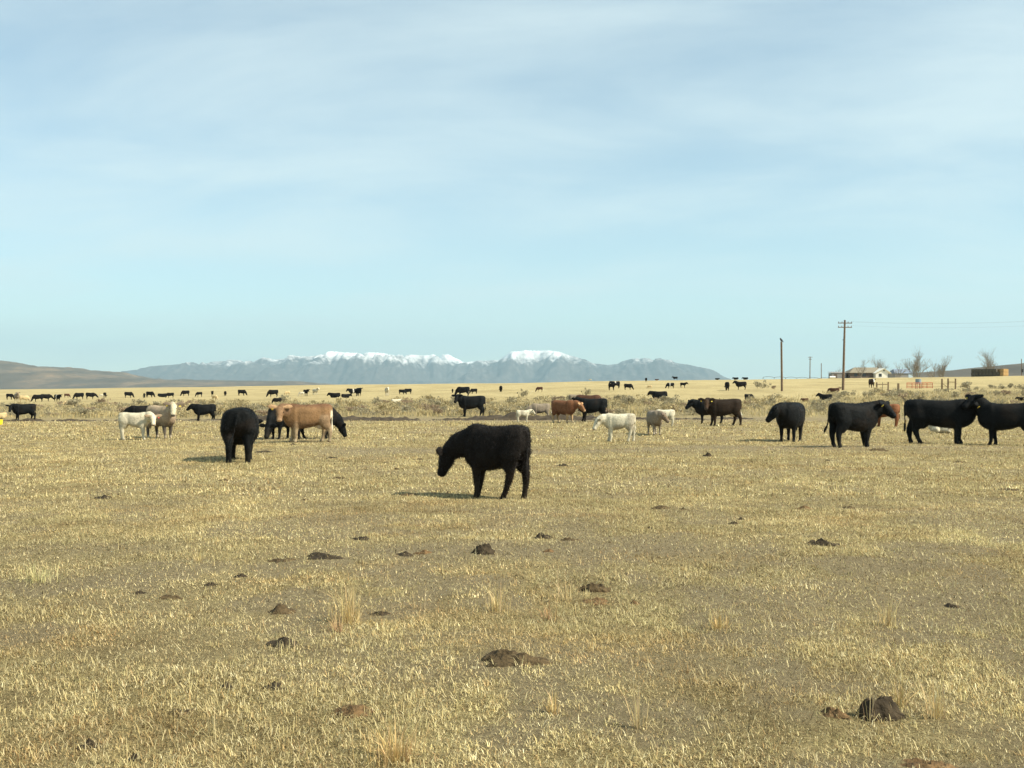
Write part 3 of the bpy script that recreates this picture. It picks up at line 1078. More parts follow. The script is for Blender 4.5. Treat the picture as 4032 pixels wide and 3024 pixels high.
BLK = (0.0058, 0.0068, 0.0074)
COLS = {
    'black': dict(base=BLK, mott=(0.0125, 0.0098, 0.0082), hoof=(.02, .02, .02)),
    'blackbrown': dict(base=(0.012, 0.010, 0.009), leg=(0.016, 0.012, 0.009), hoof=(.02, .02, .02)),
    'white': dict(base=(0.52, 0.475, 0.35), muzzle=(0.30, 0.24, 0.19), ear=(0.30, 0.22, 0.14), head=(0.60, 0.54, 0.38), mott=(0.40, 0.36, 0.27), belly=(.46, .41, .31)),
    'whitec': dict(base=(0.56, 0.515, 0.385), muzzle=(0.34, 0.28, 0.22), ear=(0.38, 0.31, 0.20), mott=(0.27, 0.235, 0.175), belly=(.34, .30, .225)),
    'cream': dict(base=(0.50, 0.38, 0.20), muzzle=(0.3, 0.22, 0.15), head=(0.45, 0.36, 0.22)),
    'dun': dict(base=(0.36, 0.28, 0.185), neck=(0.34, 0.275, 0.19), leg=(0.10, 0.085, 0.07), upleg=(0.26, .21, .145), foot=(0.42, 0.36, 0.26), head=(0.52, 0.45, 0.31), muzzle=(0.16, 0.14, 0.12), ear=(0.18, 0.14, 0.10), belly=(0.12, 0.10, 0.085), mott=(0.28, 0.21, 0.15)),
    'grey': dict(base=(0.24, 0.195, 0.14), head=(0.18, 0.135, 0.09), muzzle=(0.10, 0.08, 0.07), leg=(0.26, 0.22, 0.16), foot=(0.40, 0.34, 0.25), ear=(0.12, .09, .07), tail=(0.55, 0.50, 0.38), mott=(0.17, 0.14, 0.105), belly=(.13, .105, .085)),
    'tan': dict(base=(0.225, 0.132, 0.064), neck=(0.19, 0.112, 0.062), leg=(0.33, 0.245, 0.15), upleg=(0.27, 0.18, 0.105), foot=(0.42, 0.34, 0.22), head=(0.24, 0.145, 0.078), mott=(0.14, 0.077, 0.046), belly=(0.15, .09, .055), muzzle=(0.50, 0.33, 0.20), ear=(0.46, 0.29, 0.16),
                tail=(0.72, 0.66, 0.52), tuft=(0.72, 0.66, 0.52), udder=(0.62, 0.52, 0.42), back=(0.135, 0.070, 0.038), pin=(0.70, 0.62, 0.46)),
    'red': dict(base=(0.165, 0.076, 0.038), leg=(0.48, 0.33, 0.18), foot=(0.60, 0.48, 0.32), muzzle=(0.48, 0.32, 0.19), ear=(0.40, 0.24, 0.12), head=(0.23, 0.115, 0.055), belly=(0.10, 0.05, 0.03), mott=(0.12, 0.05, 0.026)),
    'redcalf': dict(base=(0.19, 0.08, 0.038), leg=(0.18, 0.07, 0.03), muzzle=(0.2, .09, .05)),
    'brown': dict(base=(0.07, 0.034, 0.021), leg=(0.12, 0.06, 0.035)),
    'dbrown': dict(base=(0.022, 0.0145, 0.0095), leg=(0.026, 0.017, 0.012), head=(0.045, 0.027, 0.016), neck=(0.028, .02, .014), tail=(0.70, 0.64, 0.50), tuft=(0.7, .64, .5), udder=(0.55, 0.47, 0.36), muzzle=(0.06, 0.05, 0.045)),
    'bald': dict(base=(0.018, 0.013, 0.010), head=(0.022, .018, .015), blaze=(0.75, 0.72, 0.65), mott=(0.10, 0.06, 0.03)),
    'belted': dict(base=BLK, belt=(0.66, 0.62, 0.52)),
    'whitesock': dict(base=BLK, foot=(0.45, 0.40, 0.30), hindonly=True),
}


def paint(co, lab, cs, an, seed):
    c = np.tile(np.array(cs['base'], float), (len(co), 1))
    x, y, z = co[:, 0], co[:, 1], co[:, 2]
    zmx = float(z.max())
    nz_ = fbm(x * 2.2 + seed * 3.7 + 40, z * 2.4 + y * 1.3 + seed + 40, 4, 5 + seed % 50)
    nf = fbm(x * 9 + seed + 40, z * 9 + y * 7 + 40, 3, 9)
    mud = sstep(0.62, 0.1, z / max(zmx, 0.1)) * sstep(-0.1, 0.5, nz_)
    bodyish = np.isin(lab, ('body', 'upleg', 'neck'))
    if 'mott' in cs:
        w = (sstep(0.05, 0.40, nz_) * 0.75)[:, None] * bodyish[:, None]
        c = c * (1 - w) + np.array(cs['mott']) * w
    zm = an['zm']
    if 'back' in cs:
        w = (sstep(zm(1.17), zm(1.30), z + 0.05 * nz_) * 0.85)[:, None]
        c = c * (1 - w) + np.array(cs['back']) * w
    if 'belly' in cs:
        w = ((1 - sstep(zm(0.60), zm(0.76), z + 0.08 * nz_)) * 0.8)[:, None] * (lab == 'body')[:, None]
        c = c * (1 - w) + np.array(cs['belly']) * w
    if 'pin' in cs:
        w = (sstep(0.74, 0.80, -x + .03 * nz_) * (1 - sstep(zm(1.08), zm(1.16), z)))[:, None] * bodyish[:, None]
        c = c * (1 - w) + np.array(cs['pin']) * w
    if 'belt' in cs:
        w = (sstep(0.14, 0.07, np.abs(x - 0.12 + 0.05 * nz_)))[:, None] * (lab == 'body')[:, None]
        c = c * (1 - w) + np.array(cs['belt']) * w
    for k in ('neck', 'upleg', 'leg', 'foot', 'hoof', 'head', 'muzzle', 'ear', 'tail', 'tuft', 'udder'):
        if k in cs:
            w = (lab == k)
            if k in ('foot',) and cs.get('hindonly'):
                w = w & (x < 0)
            c[w] = cs[k]
        elif k == 'foot' and 'leg' in cs:
            c[lab == k] = cs['leg']
        elif k == 'tuft' and 'tail' in cs:
            c[lab == k] = cs['tail']
        elif k == 'hoof':
            c[lab == k] = np.array(cs['base']) * 0.35 + np.array([.02, .018, .015])
        elif k == 'neck' and False:
            pass
    if 'blaze' in cs:
        d = co - an['poll'][None]
        s = d @ an['hd']
        lat = np.linalg.norm(np.cross(d, an['hd'][None]), axis=1)
        sidev = np.array([-an['hd'][1], an['hd'][0], 0])
        sidev /= np.linalg.norm(sidev)
        w = ((np.abs(d @ sidev) < 0.085) & np.isin(lab, ('head', 'muzzle')) & (s > -0.02))
        c[w] = cs['blaze']
    c *= (1 + 0.2 * nz_ + 0.22 * nf)[:, None]
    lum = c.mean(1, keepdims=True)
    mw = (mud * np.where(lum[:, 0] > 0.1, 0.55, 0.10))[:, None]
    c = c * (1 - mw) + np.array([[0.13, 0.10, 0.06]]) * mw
    return np.clip(c, 0.002, 0.95)


def soften(me, cols, it=2):
    """blend neighbouring vertex colours so markings have furry borders"""
    ne = len(me.edges)
    ev = np.zeros(ne * 2, np.int32)
    me.edges.foreach_get('vertices', ev)
    ev = ev.reshape(-1, 2)
    for _ in range(it):
        acc = cols.copy()
        cnt = np.ones(len(cols))
        np.add.at(acc, ev[:, 0], cols[ev[:, 1]])
        np.add.at(acc, ev[:, 1], cols[ev[:, 0]])
        np.add.at(cnt, ev[:, 0], 1)
        np.add.at(cnt, ev[:, 1], 1)
        cols = acc / cnt[:, None]
    return cols


def box_mesh(name, sx_, sy_, sz_, bev=0.0):
    bm = bmesh.new()
    bmesh.ops.create_cube(bm, size=1)
    bmesh.ops.scale(bm, vec=(sx_, sy_, sz_), verts=bm.verts)
    if bev:
        bmesh.ops.bevel(bm, geom=bm.edges[:], offset=bev, segments=2, affect='EDGES')
    me = bpy.data.meshes.new(name)
    bm.to_mesh(me)
    bm.free()
    return me


TAG_ME = box_mesh('ear_tag', 0.065, 0.012, 0.08, 0.004)
bm = bmesh.new()
bmesh.ops.create_icosphere(bm, subdivisions=1, radius=0.022)
EYE_ME = bpy.data.meshes.new('eye')
bm.to_mesh(EYE_ME)
bm.free()
EYE_ME.materials.append(M_EYE)
_colmesh = {}
TAGM = {'y': M_TAGY, 'w': M_TAGW, 'r': M_TAGR}


def hair_mesh(co, nrmv, cols, n, ln, seed, lab):
    r = np.random.default_rng(seed)
    ok = np.where(~np.isin(lab, ('hoof', 'muzzle', 'foot', 'tail')))[0]
    k = r.choice(ok, n)
    p = co[k] + r.normal(0, 0.010, (n, 3))
    nv = nrmv[k]
    flow = np.array([-0.45, 0, -0.75])
    d = nv * r.uniform(0.35, 1.0, n)[:, None] + flow * r.uniform(0.2, 0.9, n)[:, None] + r.normal(0, .22, (n, 3))
    d /= np.linalg.norm(d, axis=1)[:, None]
    s = np.cross(d, r.normal(0, 1, (n, 3)))
    s /= np.linalg.norm(s, axis=1)[:, None]
    L = ln * r.uniform(0.5, 1.4, n)[:, None]
    w = 0.0045
    V = np.stack([p - s * w - nv * .006, p + s * w - nv * .006, p + d * L], 1).reshape(-1, 3)
    F = np.arange(n)[:, None] * 3 + np.array([[0, 1, 2]])
    me = mesh_np('coat_hair', V, F)
    set_cols(me, np.repeat(cols[k] * r.uniform(0.7, 1.4, (n, 1)), 3, 0))
    return me


_n = [0]


def cow(px, py, Hpx, yaw, pose, colour, label, group=None, cat='cow', scale=None, Y=None, tagc=None, hair=0, hl=0.03, near=False, name='cow', **kw):
    if Y is None:
        X, Yd, Z = at(px, py)
    else:
        Yd = Y
        X = (px - 2016) / FPX * Yd
        Z = gz(X, Yd)
    if scale is None:
        h = 0.85 if kw.get('lying') else 1.36 * (0.58 * kw.get('kl', 1) + 0.78 * kw.get('kd', 1)) / 1.36
        scale = Hpx * Yd / FPX / h
    scale = max(0.42, min(1.15, scale))
    vox = kw.pop('voxel', 0.027 if near else 0.055)
    ev, co, lab, an = cow_geo(pose, voxel=vox, **kw)
    key = (id(ev), colour, _n[0] if near else 0)
    if key in _colmesh:
        me = _colmesh[key]
    else:
        me = ev.copy()
        me.name = name
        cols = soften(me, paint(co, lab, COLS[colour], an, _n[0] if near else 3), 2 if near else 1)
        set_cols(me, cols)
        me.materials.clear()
        me.materials.append(M_COAT)
        _colmesh[key] = me
        if near and hair:
            nv = np.zeros(len(me.vertices) * 3, np.float32)
            me.vertices.foreach_get('normal', nv)
            hm = hair_mesh(co, nv.reshape(-1, 3), cols, hair, hl, _n[0], lab)
            hm.materials.append(M_HAIR)
            me['hair'] = hm.name
    _n[0] += 1
    o = bpy.data.objects.new(name, me)
    COL.objects.link(o)
    o.location = (X, Yd, Z - 0.012 * scale)
    o.rotation_euler = (0, 0, R(yaw) - math.atan2(X, Yd))     # headings are given against the line of sight
    o.scale = (scale,) * 3
    tag(o, label, cat, group)
    if near:
        for e in an['eyes']:
            c_ = bpy.data.objects.new('eye', EYE_ME)
            COL.objects.link(c_)
            c_.parent = o
            c_.location = e
        if 'hair' in me:
            hm = bpy.data.meshes[me['hair']]
            c_ = bpy.data.objects.new('coat_hair', hm)
            COL.objects.link(c_)
            c_.parent = o
    if tagc:
        for i, ch in enumerate(tagc):
            if ch == '-':
                continue
            pos, sv, hd_, hu = an['tags'][i]
            tm = TAG_ME.copy()
            c_ = link('ear_tag', tm, TAGM[ch], o)
            Mx = Matrix((Vector(sv), Vector(hd_), Vector(hu))).transposed()
            c_.rotation_euler = Mx.to_euler()
            c_.location = Vector(pos) + Vector(hd_) * 0.045 - Vector((0, 0, 0.05))
    return o


CALF = dict(L=0.86, kd=0.84, kl=1.12, Wd=0.86, hs=0.92)
SCALF = dict(L=0.80, kd=0.74, kl=1.15, Wd=0.74, hs=0.90)

# the animals nearest the camera
cow(1952, 1957, 292, 148, 'low', 'blackbrown', 'shaggy black calf with lowered head, alone in the centre foreground', cat='calf', near=True, hair=14000, hl=0.026,
    legs=(-0.03, 0.12, 0.22, -0.03), L=0.77, kd=0.93, kl=1.04, Wd=0.86, lw=0.86, hs=0.88, nk=(0.76, 8, -20, 14, -72), voxel=0.018, name='calf')
cow(945, 1814, 210, 86, 'level', 'black', 'broad black cow seen from behind, head hidden, left of centre', near=True, hair=7000, Wd=1.30, legs=(.05, -.1, 0, .08), fat=0.10, lw=1.35, tail='side', voxel=0.029, nk=(0.6, -10, -10, -10, -60))
cow(1112, 1727, 131, 238, 'graze', 'black', 'black cow grazing behind the tan cow, its head touching the grass', near=True, hair=3000, Wd=1.1, voxel=0.032, legs=(0.1, -.05, 0.05, -.1))
cow(1246, 1727, 126, 2, 'graze', 'black', 'black cow grazing to the right, half hidden behind the tan cow', near=True, hair=3000, voxel=0.032, nk=(0.86, 8, -50, 15, -66), legs=(0.1, -.05, 0.12, -.1))
cow(1212, 1742, 152, 187, 'up', 'tan', 'tan brown cow with white tail looking at the camera', near=True, hair=4000, tagc='-y', udder=True, nk=(0.56, 30, 20, 78, -56), legs=(0.0, 0.10, -0.12, 0.10))
cow(530, 1732, 110, 342, 'level', 'white', 'white calf with a red ear tag standing beside the dun cow', cat='calf', near=True, hair=2500, tagc='r-', nk=(0.58, -26, 6, -66, -54), legs=(0, .1, -.1, .05), name='calf', **SCALF)
cow(636, 1724, 130, 302, 'up', 'dun', 'dun cow with dark legs facing the camera, beside the white calf', near=True, hair=3000, tagc='yy', nk=(0.56, -6, 42, -36, -56), legs=(-.05, .1, .05, -.08))
cow(552, 1664, 68, 178, 'low', 'black', 'black cow partly hidden behind the white calf and the dun cow', near=True, voxel=0.037)
cow(95, 1657, 68, 186, 'level', 'black', 'stocky black bull standing near the left edge, facing the camera', cat='bull', near=True, voxel=0.037, Wd=1.1, nk=(0.52, 30, 16, 62, -52), legs=(0, .12, -.12, .12))
cow(806, 1657, 68, 182, 'level', 'whitesock', 'black cow with pale hind foot, side on, left of the broad cow', near=True, voxel=0.037, nk=(0.54, 0, 24, 4, -42), legs=(0, .1, -.08, .08))
cow(1858, 1641, 84, 183, 'up', 'black', 'black cow side on at the edge of the scrub, above the shaggy calf', near=True, voxel=0.034, nk=(0.54, 24, 34, 58, -48), legs=(0, .06, .12, -.10))
cow(2060, 1663, 49, 8, 'level', 'whitec', 'small white calf nosing a grey cow, left of the red cow', cat='calf', near=True, voxel=0.037, name='calf', **SCALF)
cow(2128, 1650, 62, 193, 'low', 'grey', 'grey cow with white tail and lowered head, left of the red cow', near=True, voxel=0.034, legs=(.1, -.1, .1, -.1), tail='side')
cow(2220, 1665, 90, 322, 'level', 'red', 'red brown cow with pale legs and ear tags in the middle group', near=True, hair=1500, tagc='ww', nk=(0.62, 12, 8, 16, -50), legs=(.08, -.08, .1, -.05), fat=.02)
cow(2333, 1660, 92, 183, 'up', 'black', 'black cow with a white ear tag behind the red brown cow', near=True, voxel=0.034, tagc='w-', nk=(0.54, -14, 32, -36, -36), legs=(0, .12, -.06, .08))
cow(2318, 1650, 84, 355, 'graze', 'brown', 'dark red cow almost hidden behind the black cow with the white ear tag', near=True, voxel=0.04, Y=70, scale=0.97)
cow(2438, 1739, 112, 180, 'level', 'whitec', 'white calf with a mottled grey side standing alone, facing left', cat='calf', near=True, hair=2500, nk=(0.62, 18, -6, 30, -60), legs=(0, .10, .12, -.12), name='calf', **CALF)
cow(2578, 1712, 95, 284, 'level', 'grey', 'grey brown cow facing the camera in front of a white calf', near=True, hair=1500, nk=(0.52, 30, 12, 60, -50), Wd=1.08, legs=(-.05, .1, .1, -.08))
cow(2618, 1679, 68, 183, 'low', 'whitec', 'white calf behind the grey brown cow, rump to the right', cat='calf', near=True, voxel=0.034, name='calf', **CALF)
cow(2795, 1668, 94, 182, 'up', 'black', 'black cow whose head shows left of the dark brown cow', near=True, voxel=0.037, tagc='-w', nk=(0.60, 10, 24, 20, -48))
cow(2848, 1676, 108, 193, 'up', 'dbrown', 'dark brown cow with white tail and udder looking at the camera', near=True, hair=2500, tagc='yy', udder=True, nk=(0.46, 34, 34, 74, -54), legs=(0, .1, -.16, .12), L=1.05)
cow(3112, 1738, 156, 258, 'level', 'black', 'round black cow facing the camera with its head turned left', near=True, hair=4000, Wd=1.25, nk=(0.56, -34, 12, -68, -52), legs=(0, .03, .1, -.08), fat=.03)
cow(3488, 1680, 92, 170, 'low', 'redcalf', 'red calf behind the black cow with the yellow ear tag', cat='calf', near=True, voxel=0.034, name='calf', **CALF)
cow(3362, 1760, 176, 40, 'up', 'black', 'black cow with a yellow ear tag, head turned, in front of the red calf', near=True, hair=5000, tagc='-y', nk=(0.56, -24, 28, -62, -44), tail='side', legs=(.1, -.1, 0, -.06), lw=1.1, fat=.03)
cow(3702, 1706, 24, 10, 'level', 'whitec', 'white calf lying behind the belly of the long black cow at right', cat='calf', near=True, voxel=0.037, lying=True, name='calf', L=.8, Wd=.8, hs=.9, scale=0.62)
cow(3700, 1748, 176, 3, 'level', 'black', 'long black cow at right standing side on, head before its neighbour', near=True, hair=5000, tagc='-y', udder=True, L=1.18, lw=1.1, nk=(0.56, -14, 14, -34, -46), legs=(.05, -.08, -.1, .16))
cow(3965, 1754, 170, 186, 'up', 'black', 'black cow cut by the right edge of the photo with its head raised', near=True, hair=5000, tagc='-y', nk=(0.66, 4, 50, 36, -34), legs=(.06, -.14, .1, -.1), voxel=0.029)

FG = dict(group='cattle grazing in the far field')
far = [
    # px, feet row, back height, yaw, pose, colour, label, extras
    (38, 1574, 24, 335, 'graze', 'black', 'black calf grazing in the far field, first from the left edge', SCALF),
    (66, 1580, 31, 280, 'up', 'grey', 'pale grey cow behind the cream cow near the left edge', {}),
    (94, 1583, 27, 350, 'graze', 'cream', 'cream cow grazing in the far field near the left edge', {}),
    (150, 1582, 29, 186, 'graze', 'black', 'black cow grazing left, back to back with another beyond the bull', {}),
    (180, 1580, 29, 5, 'low', 'black', 'black cow facing right with lowered head beyond the bull', {}),
    (226, 1581, 28, 300, 'level', 'belted', 'black cow with a white patch facing right beyond the scrub at far left', {}),
    (263, 1567, 17, 350, 'graze', 'brown', 'red brown calf grazing in the far field at left', SCALF),
    (312, 1573, 27, 184, 'graze', 'black', 'black cow grazing left in the pair right of the red brown calf', {}),
    (356, 1573, 27, 355, 'low', 'black', 'black cow facing right in the pair right of the red brown calf', {}),
    (413, 1566, 21, 75, 'graze', 'black', 'small black cow facing away, alone right of the black pair', SCALF),
    (399, 1565, 9, 180, 'graze', 'whitec', 'tiny pale calf beside the small black cow facing away', SCALF),
    (506, 1567, 24, 356, 'graze', 'black', 'black cow grazing right in the far field above the white calf', {}),
    (568, 1567, 19, 265, 'graze', 'black', 'black calf end on, left of two grazers above the dun cow', SCALF),
    (590, 1565, 24, 335, 'graze', 'black', 'black cow grazing right, above the dun cow', {}),
    (637, 1564, 15, 0, 'level', 'black', 'black cow lying in the far field above the dun cow', dict(lying=True)),
    (671, 1567, 21, 185, 'graze', 'black', 'black cow grazing left, just right of the one lying down at left', {}),
    (266, 1602, 24, 190, 'graze', 'cream', 'pale tan calf grazing behind the scrub right of the bull', SCALF),
    (731, 1560, 23, 186, 'graze', 'black', 'black cow grazing left, above the cow with the pale hind foot', {}),
    (785, 1563, 20, 190, 'graze', 'black', 'black calf grazing left, right of the cow above the pale hind foot', SCALF),
    (836, 1562, 22, 270, 'level', 'black', 'small black calf behind a tan calf in the far field', SCALF),
    (845, 1576, 20, 320, 'graze', 'cream', 'small tan calf in front of a black calf in the far field', SCALF),
    (887, 1559, 19, 85, 'graze', 'black', 'black cow end on in the far field above the broad cow', {}),
    (952, 1558, 24, 345, 'graze', 'black', 'black cow grazing right in the far field above the broad cow', {}),
    (1076, 1564, 30, 184, 'graze', 'black', 'large black cow grazing left in the far field above the tan cow', {}),
    (1092, 1592, 26, 180, 'graze', 'blackbrown', 'dark cow whose back shows above the scrub behind the tan cow', {}),
    (1132, 1557, 17, 200, 'graze', 'cream', 'tan calf grazing in the far field above the tan cow', SCALF),
    (1188, 1561, 18, 180, 'graze', 'whitec', 'pale calf left of a small black calf in the far field', SCALF),
    (1204, 1560, 26, 300, 'level', 'black', 'small black calf right of a pale calf in the far field', SCALF),
    (1242, 1556, 26, 310, 'up', 'whitec', 'white calf standing with raised head in the far field', SCALF),
    (1320, 1566, 20, 170, 'level', 'black', 'black cow lying down behind the scrub, left of two resting', dict(lying=True)),
    (1360, 1567, 16, 10, 'level', 'black', 'black cow lying down behind the scrub, right of two resting', dict(lying=True)),
    (1392, 1560, 30, 200, 'level', 'belted', 'black and white cow left of a black cow beyond the scrub', {}),
    (1413, 1560, 33, 285, 'level', 'black', 'black cow right of the black and white cow beyond the scrub', {}),
    (1524, 1559, 33, 280, 'level', 'whitec', 'white calf facing the camera beyond the scrub, left of centre', SCALF),
    (1559, 1589, 18, 10, 'level', 'whitec', 'white calf lying in the scrub left of centre', dict(lying=True)),
    (1583, 1553, 20, 350, 'graze', 'black', 'black cow grazing, left of a facing pair left of centre', {}),
    (1607, 1552, 22, 190, 'graze', 'black', 'black cow grazing, right of a facing pair left of centre', {}),
    (1782, 1547, 16, 90, 'graze', 'black', 'small black calf end on, left of the cow above the shaggy calf', SCALF),
    (1824, 1562, 40, 172, 'graze', 'black', 'black cow standing directly behind the one above the shaggy calf', {}),
    (1866, 1551, 21, 190, 'graze', 'black', 'black calf grazing left, right of the cow above the shaggy calf', {}),
    (1972, 1544, 25, 92, 'graze', 'black', 'black cow seen end on in the far field right of the mountains middle', {}),
    (2125, 1544, 21, 180, 'graze', 'brown', 'brown calf in the far field above the grey cow', SCALF),
    (2267, 1596, 44, 5, 'graze', 'grey', 'grey tan cow whose back shows in the scrub behind the red cow', {}),
    (2409, 1537, 27, 330, 'level', 'blackbrown', 'black calf in front of another black cow below the snowy peak', SCALF),
    (2424, 1529, 28, 200, 'level', 'belted', 'black cow with white patch behind a black calf below the snowy peak', {}),
    (2473, 1535, 25, 350, 'graze', 'black', 'black cow grazing right below the snowy peak', {}),
    (2544, 1505, 17, 270, 'level', 'black', 'black cow seen end on at the skyline below the right peak', {}),
    (2558, 1531, 14, 180, 'graze', 'cream', 'small tan calf below the end on black cow near the skyline', SCALF),
    (2585, 1497, 6, 0, 'level', 'brown', 'dark cow lying on the skyline left of the standing black cow', dict(lying=True)),
    (2325, 1499, 8, 180, 'level', 'whitec', 'tiny white calf on the skyline below the snowy peak', SCALF),
    (2659, 1496, 17, 180, 'up', 'black', 'black cow standing on the skyline at the foot of the mountains', {}),
    (2640, 1530, 23, 184, 'graze', 'belted', 'black and white cow grazing left below the skyline cow', {}),
    (2690, 1527, 21, 350, 'level', 'black', 'black calf right of the black and white grazing cow', SCALF),
    (2597, 1570, 30, 182, 'level', 'black', 'black cow lying in the scrub above the grey brown cow', dict(lying=True)),
    (2823, 1494, 7, 0, 'level', 'black', 'black cow lying on the skyline, leftmost of three resting ones', dict(lying=True)),
    (2898, 1494, 12, 180, 'level', 'black', 'black cow lying on the skyline, middle of three resting ones', dict(lying=True)),
    (2936, 1493, 14, 178, 'level', 'black', 'black cow lying on the skyline, rightmost of three resting ones', dict(lying=True)),
    (2863, 1538, 35, 95, 'graze', 'black', 'black cow seen from behind below the resting cows on the skyline', {}),
    (2918, 1535, 33, 183, 'up', 'blackbrown', 'black cow standing side on below the resting cows on the skyline', {}),
    (2948, 1578, 27, 20, 'graze', 'black', 'black cow in the scrub right behind the dark brown cow', {}),
    (3252, 1576, 24, 182, 'up', 'black', 'black cow resting in the scrub left of the tall utility pole', dict(lying=True)),
    (3171, 1582, 13, 200, 'level', 'brown', 'small dark brown calf lying in the scrub above the round black cow', dict(lying=True, L=.8, Wd=.8, hs=.9)),
    (3285, 1546, 19, 175, 'graze', 'brown', 'brown cow resting beside the foot of the tall utility pole', dict(lying=True)),
    (3432, 1527, 35, 285, 'level', 'bald', 'dark cow with a white blazed face beside the wooden fence', {}),
    (4024, 1578, 13, 180, 'level', 'black', 'black cow lying in the scrub at the right edge above the raised head', dict(lying=True)),
    (4, 1650, 26, 180, 'level', 'cream', 'tan calf lying at the left edge behind the yellow tub', dict(lying=True, L=.8, Wd=.8, hs=.9)),
]
for (px, py, H, yaw, pose, colr, lab, ex) in far:
    cf = ('calf' in lab.split(' beside')[0].split(' behind')[0].split(' right of')[0].split(' left of')[0].split(' in front')[0]
          .split(' above')[0].split(' below')[0])
    cow(px, py, H, yaw, pose, colr, lab, cat='calf' if cf else 'cow', name='calf' if cf else 'cow', group=FG['group'], **ex)


# ------------------------------------------------------------------ dung on the grass
M_DUNG = {
    'd': simple('dark_dung', (0.042, 0.031, 0.018), var=0.6, scale=16, bump=1.0, rough=0.9),
    'b': simple('brown_dung', (0.080, 0.056, 0.028), var=0.6, scale=16, bump=1.0, rough=0.95),
    'r': simple('reddish_dung', (0.135, 0.083, 0.038), var=0.55, scale=16, bump=1.0, rough=0.95),
}


def dung(px, py, wpx, kind, hfac, label, group=None):
    X, Y, Z = at(px, py)
    w = wpx * Y / FPX
    r = np.random.default_rng(int(px * 7 + py))
    nrg, seg = 13, 36
    th = np.linspace(0, 2 * math.pi, seg, endpoint=False)
    sd = int(px + py) % 97
    out = 1 + 0.34 * vnoise(np.cos(th) * 1.3 + 5, np.sin(th) * 1.3 + 5, sd) + 0.24 * vnoise(np.cos(th) * 3.5 + 9, np.sin(th) * 3.5 + 9, sd + 1)
    H = w * hfac * (0.85 if hfac > 0.3 else 0.52) + 0.02
    F = []
    asp = r.uniform(0.65, 0.95)
    sk = r.uniform(-0.3, 0.3)
    Tm, Hm = np.meshgrid(np.linspace(0, 1, nrg), th, indexing='ij')
    rad = 0.5 * w * Tm * out[None]
    xx, yy = rad * np.cos(Hm), rad * np.sin(Hm) * asp
    step = (1 - Tm ** 1.7) * (1 + sk * np.cos(Hm) * Tm)
    nn_ = fbm(xx / w * 3.4 + 30, yy / w * 3.4 + 30, 4, sd + 3, 0.6)
    crk = np.abs(vnoise(xx / w * 8 + 11, yy / w * 8 + 3, sd + 8))
    zq = np.maximum(H * step * (0.75 + 1.0 * nn_) + 0.22 * H * (crk - .4), 0) + 0.008
    zq[-1] = -0.02
    V = np.stack([xx, yy, zq], -1).reshape(-1, 3).tolist()
    for i in range(nrg - 1):
        for j in range(seg):
            k = (j + 1) % seg
            F.append((i * seg + j, (i + 1) * seg + j, (i + 1) * seg + k, i * seg + k))
    me = bpy.data.meshes.new('dung_pat')
    me.from_pydata(V, [], F)
    bm = bmesh.new()
    bm.from_mesh(me)
    bmesh.ops.remove_doubles(bm, verts=bm.verts, dist=1e-5)
    bm.to_mesh(me)
    bm.free()
    me.polygons.foreach_set('use_smooth', np.ones(len(me.polygons), bool))
    o = link('dung_pat', me, M_DUNG[kind])
    o.location = (X, Y, Z - 0.012)
    o.rotation_euler = (0, 0, r.uniform(-0.4, 0.4))
    tag(o, label, 'dung', group)


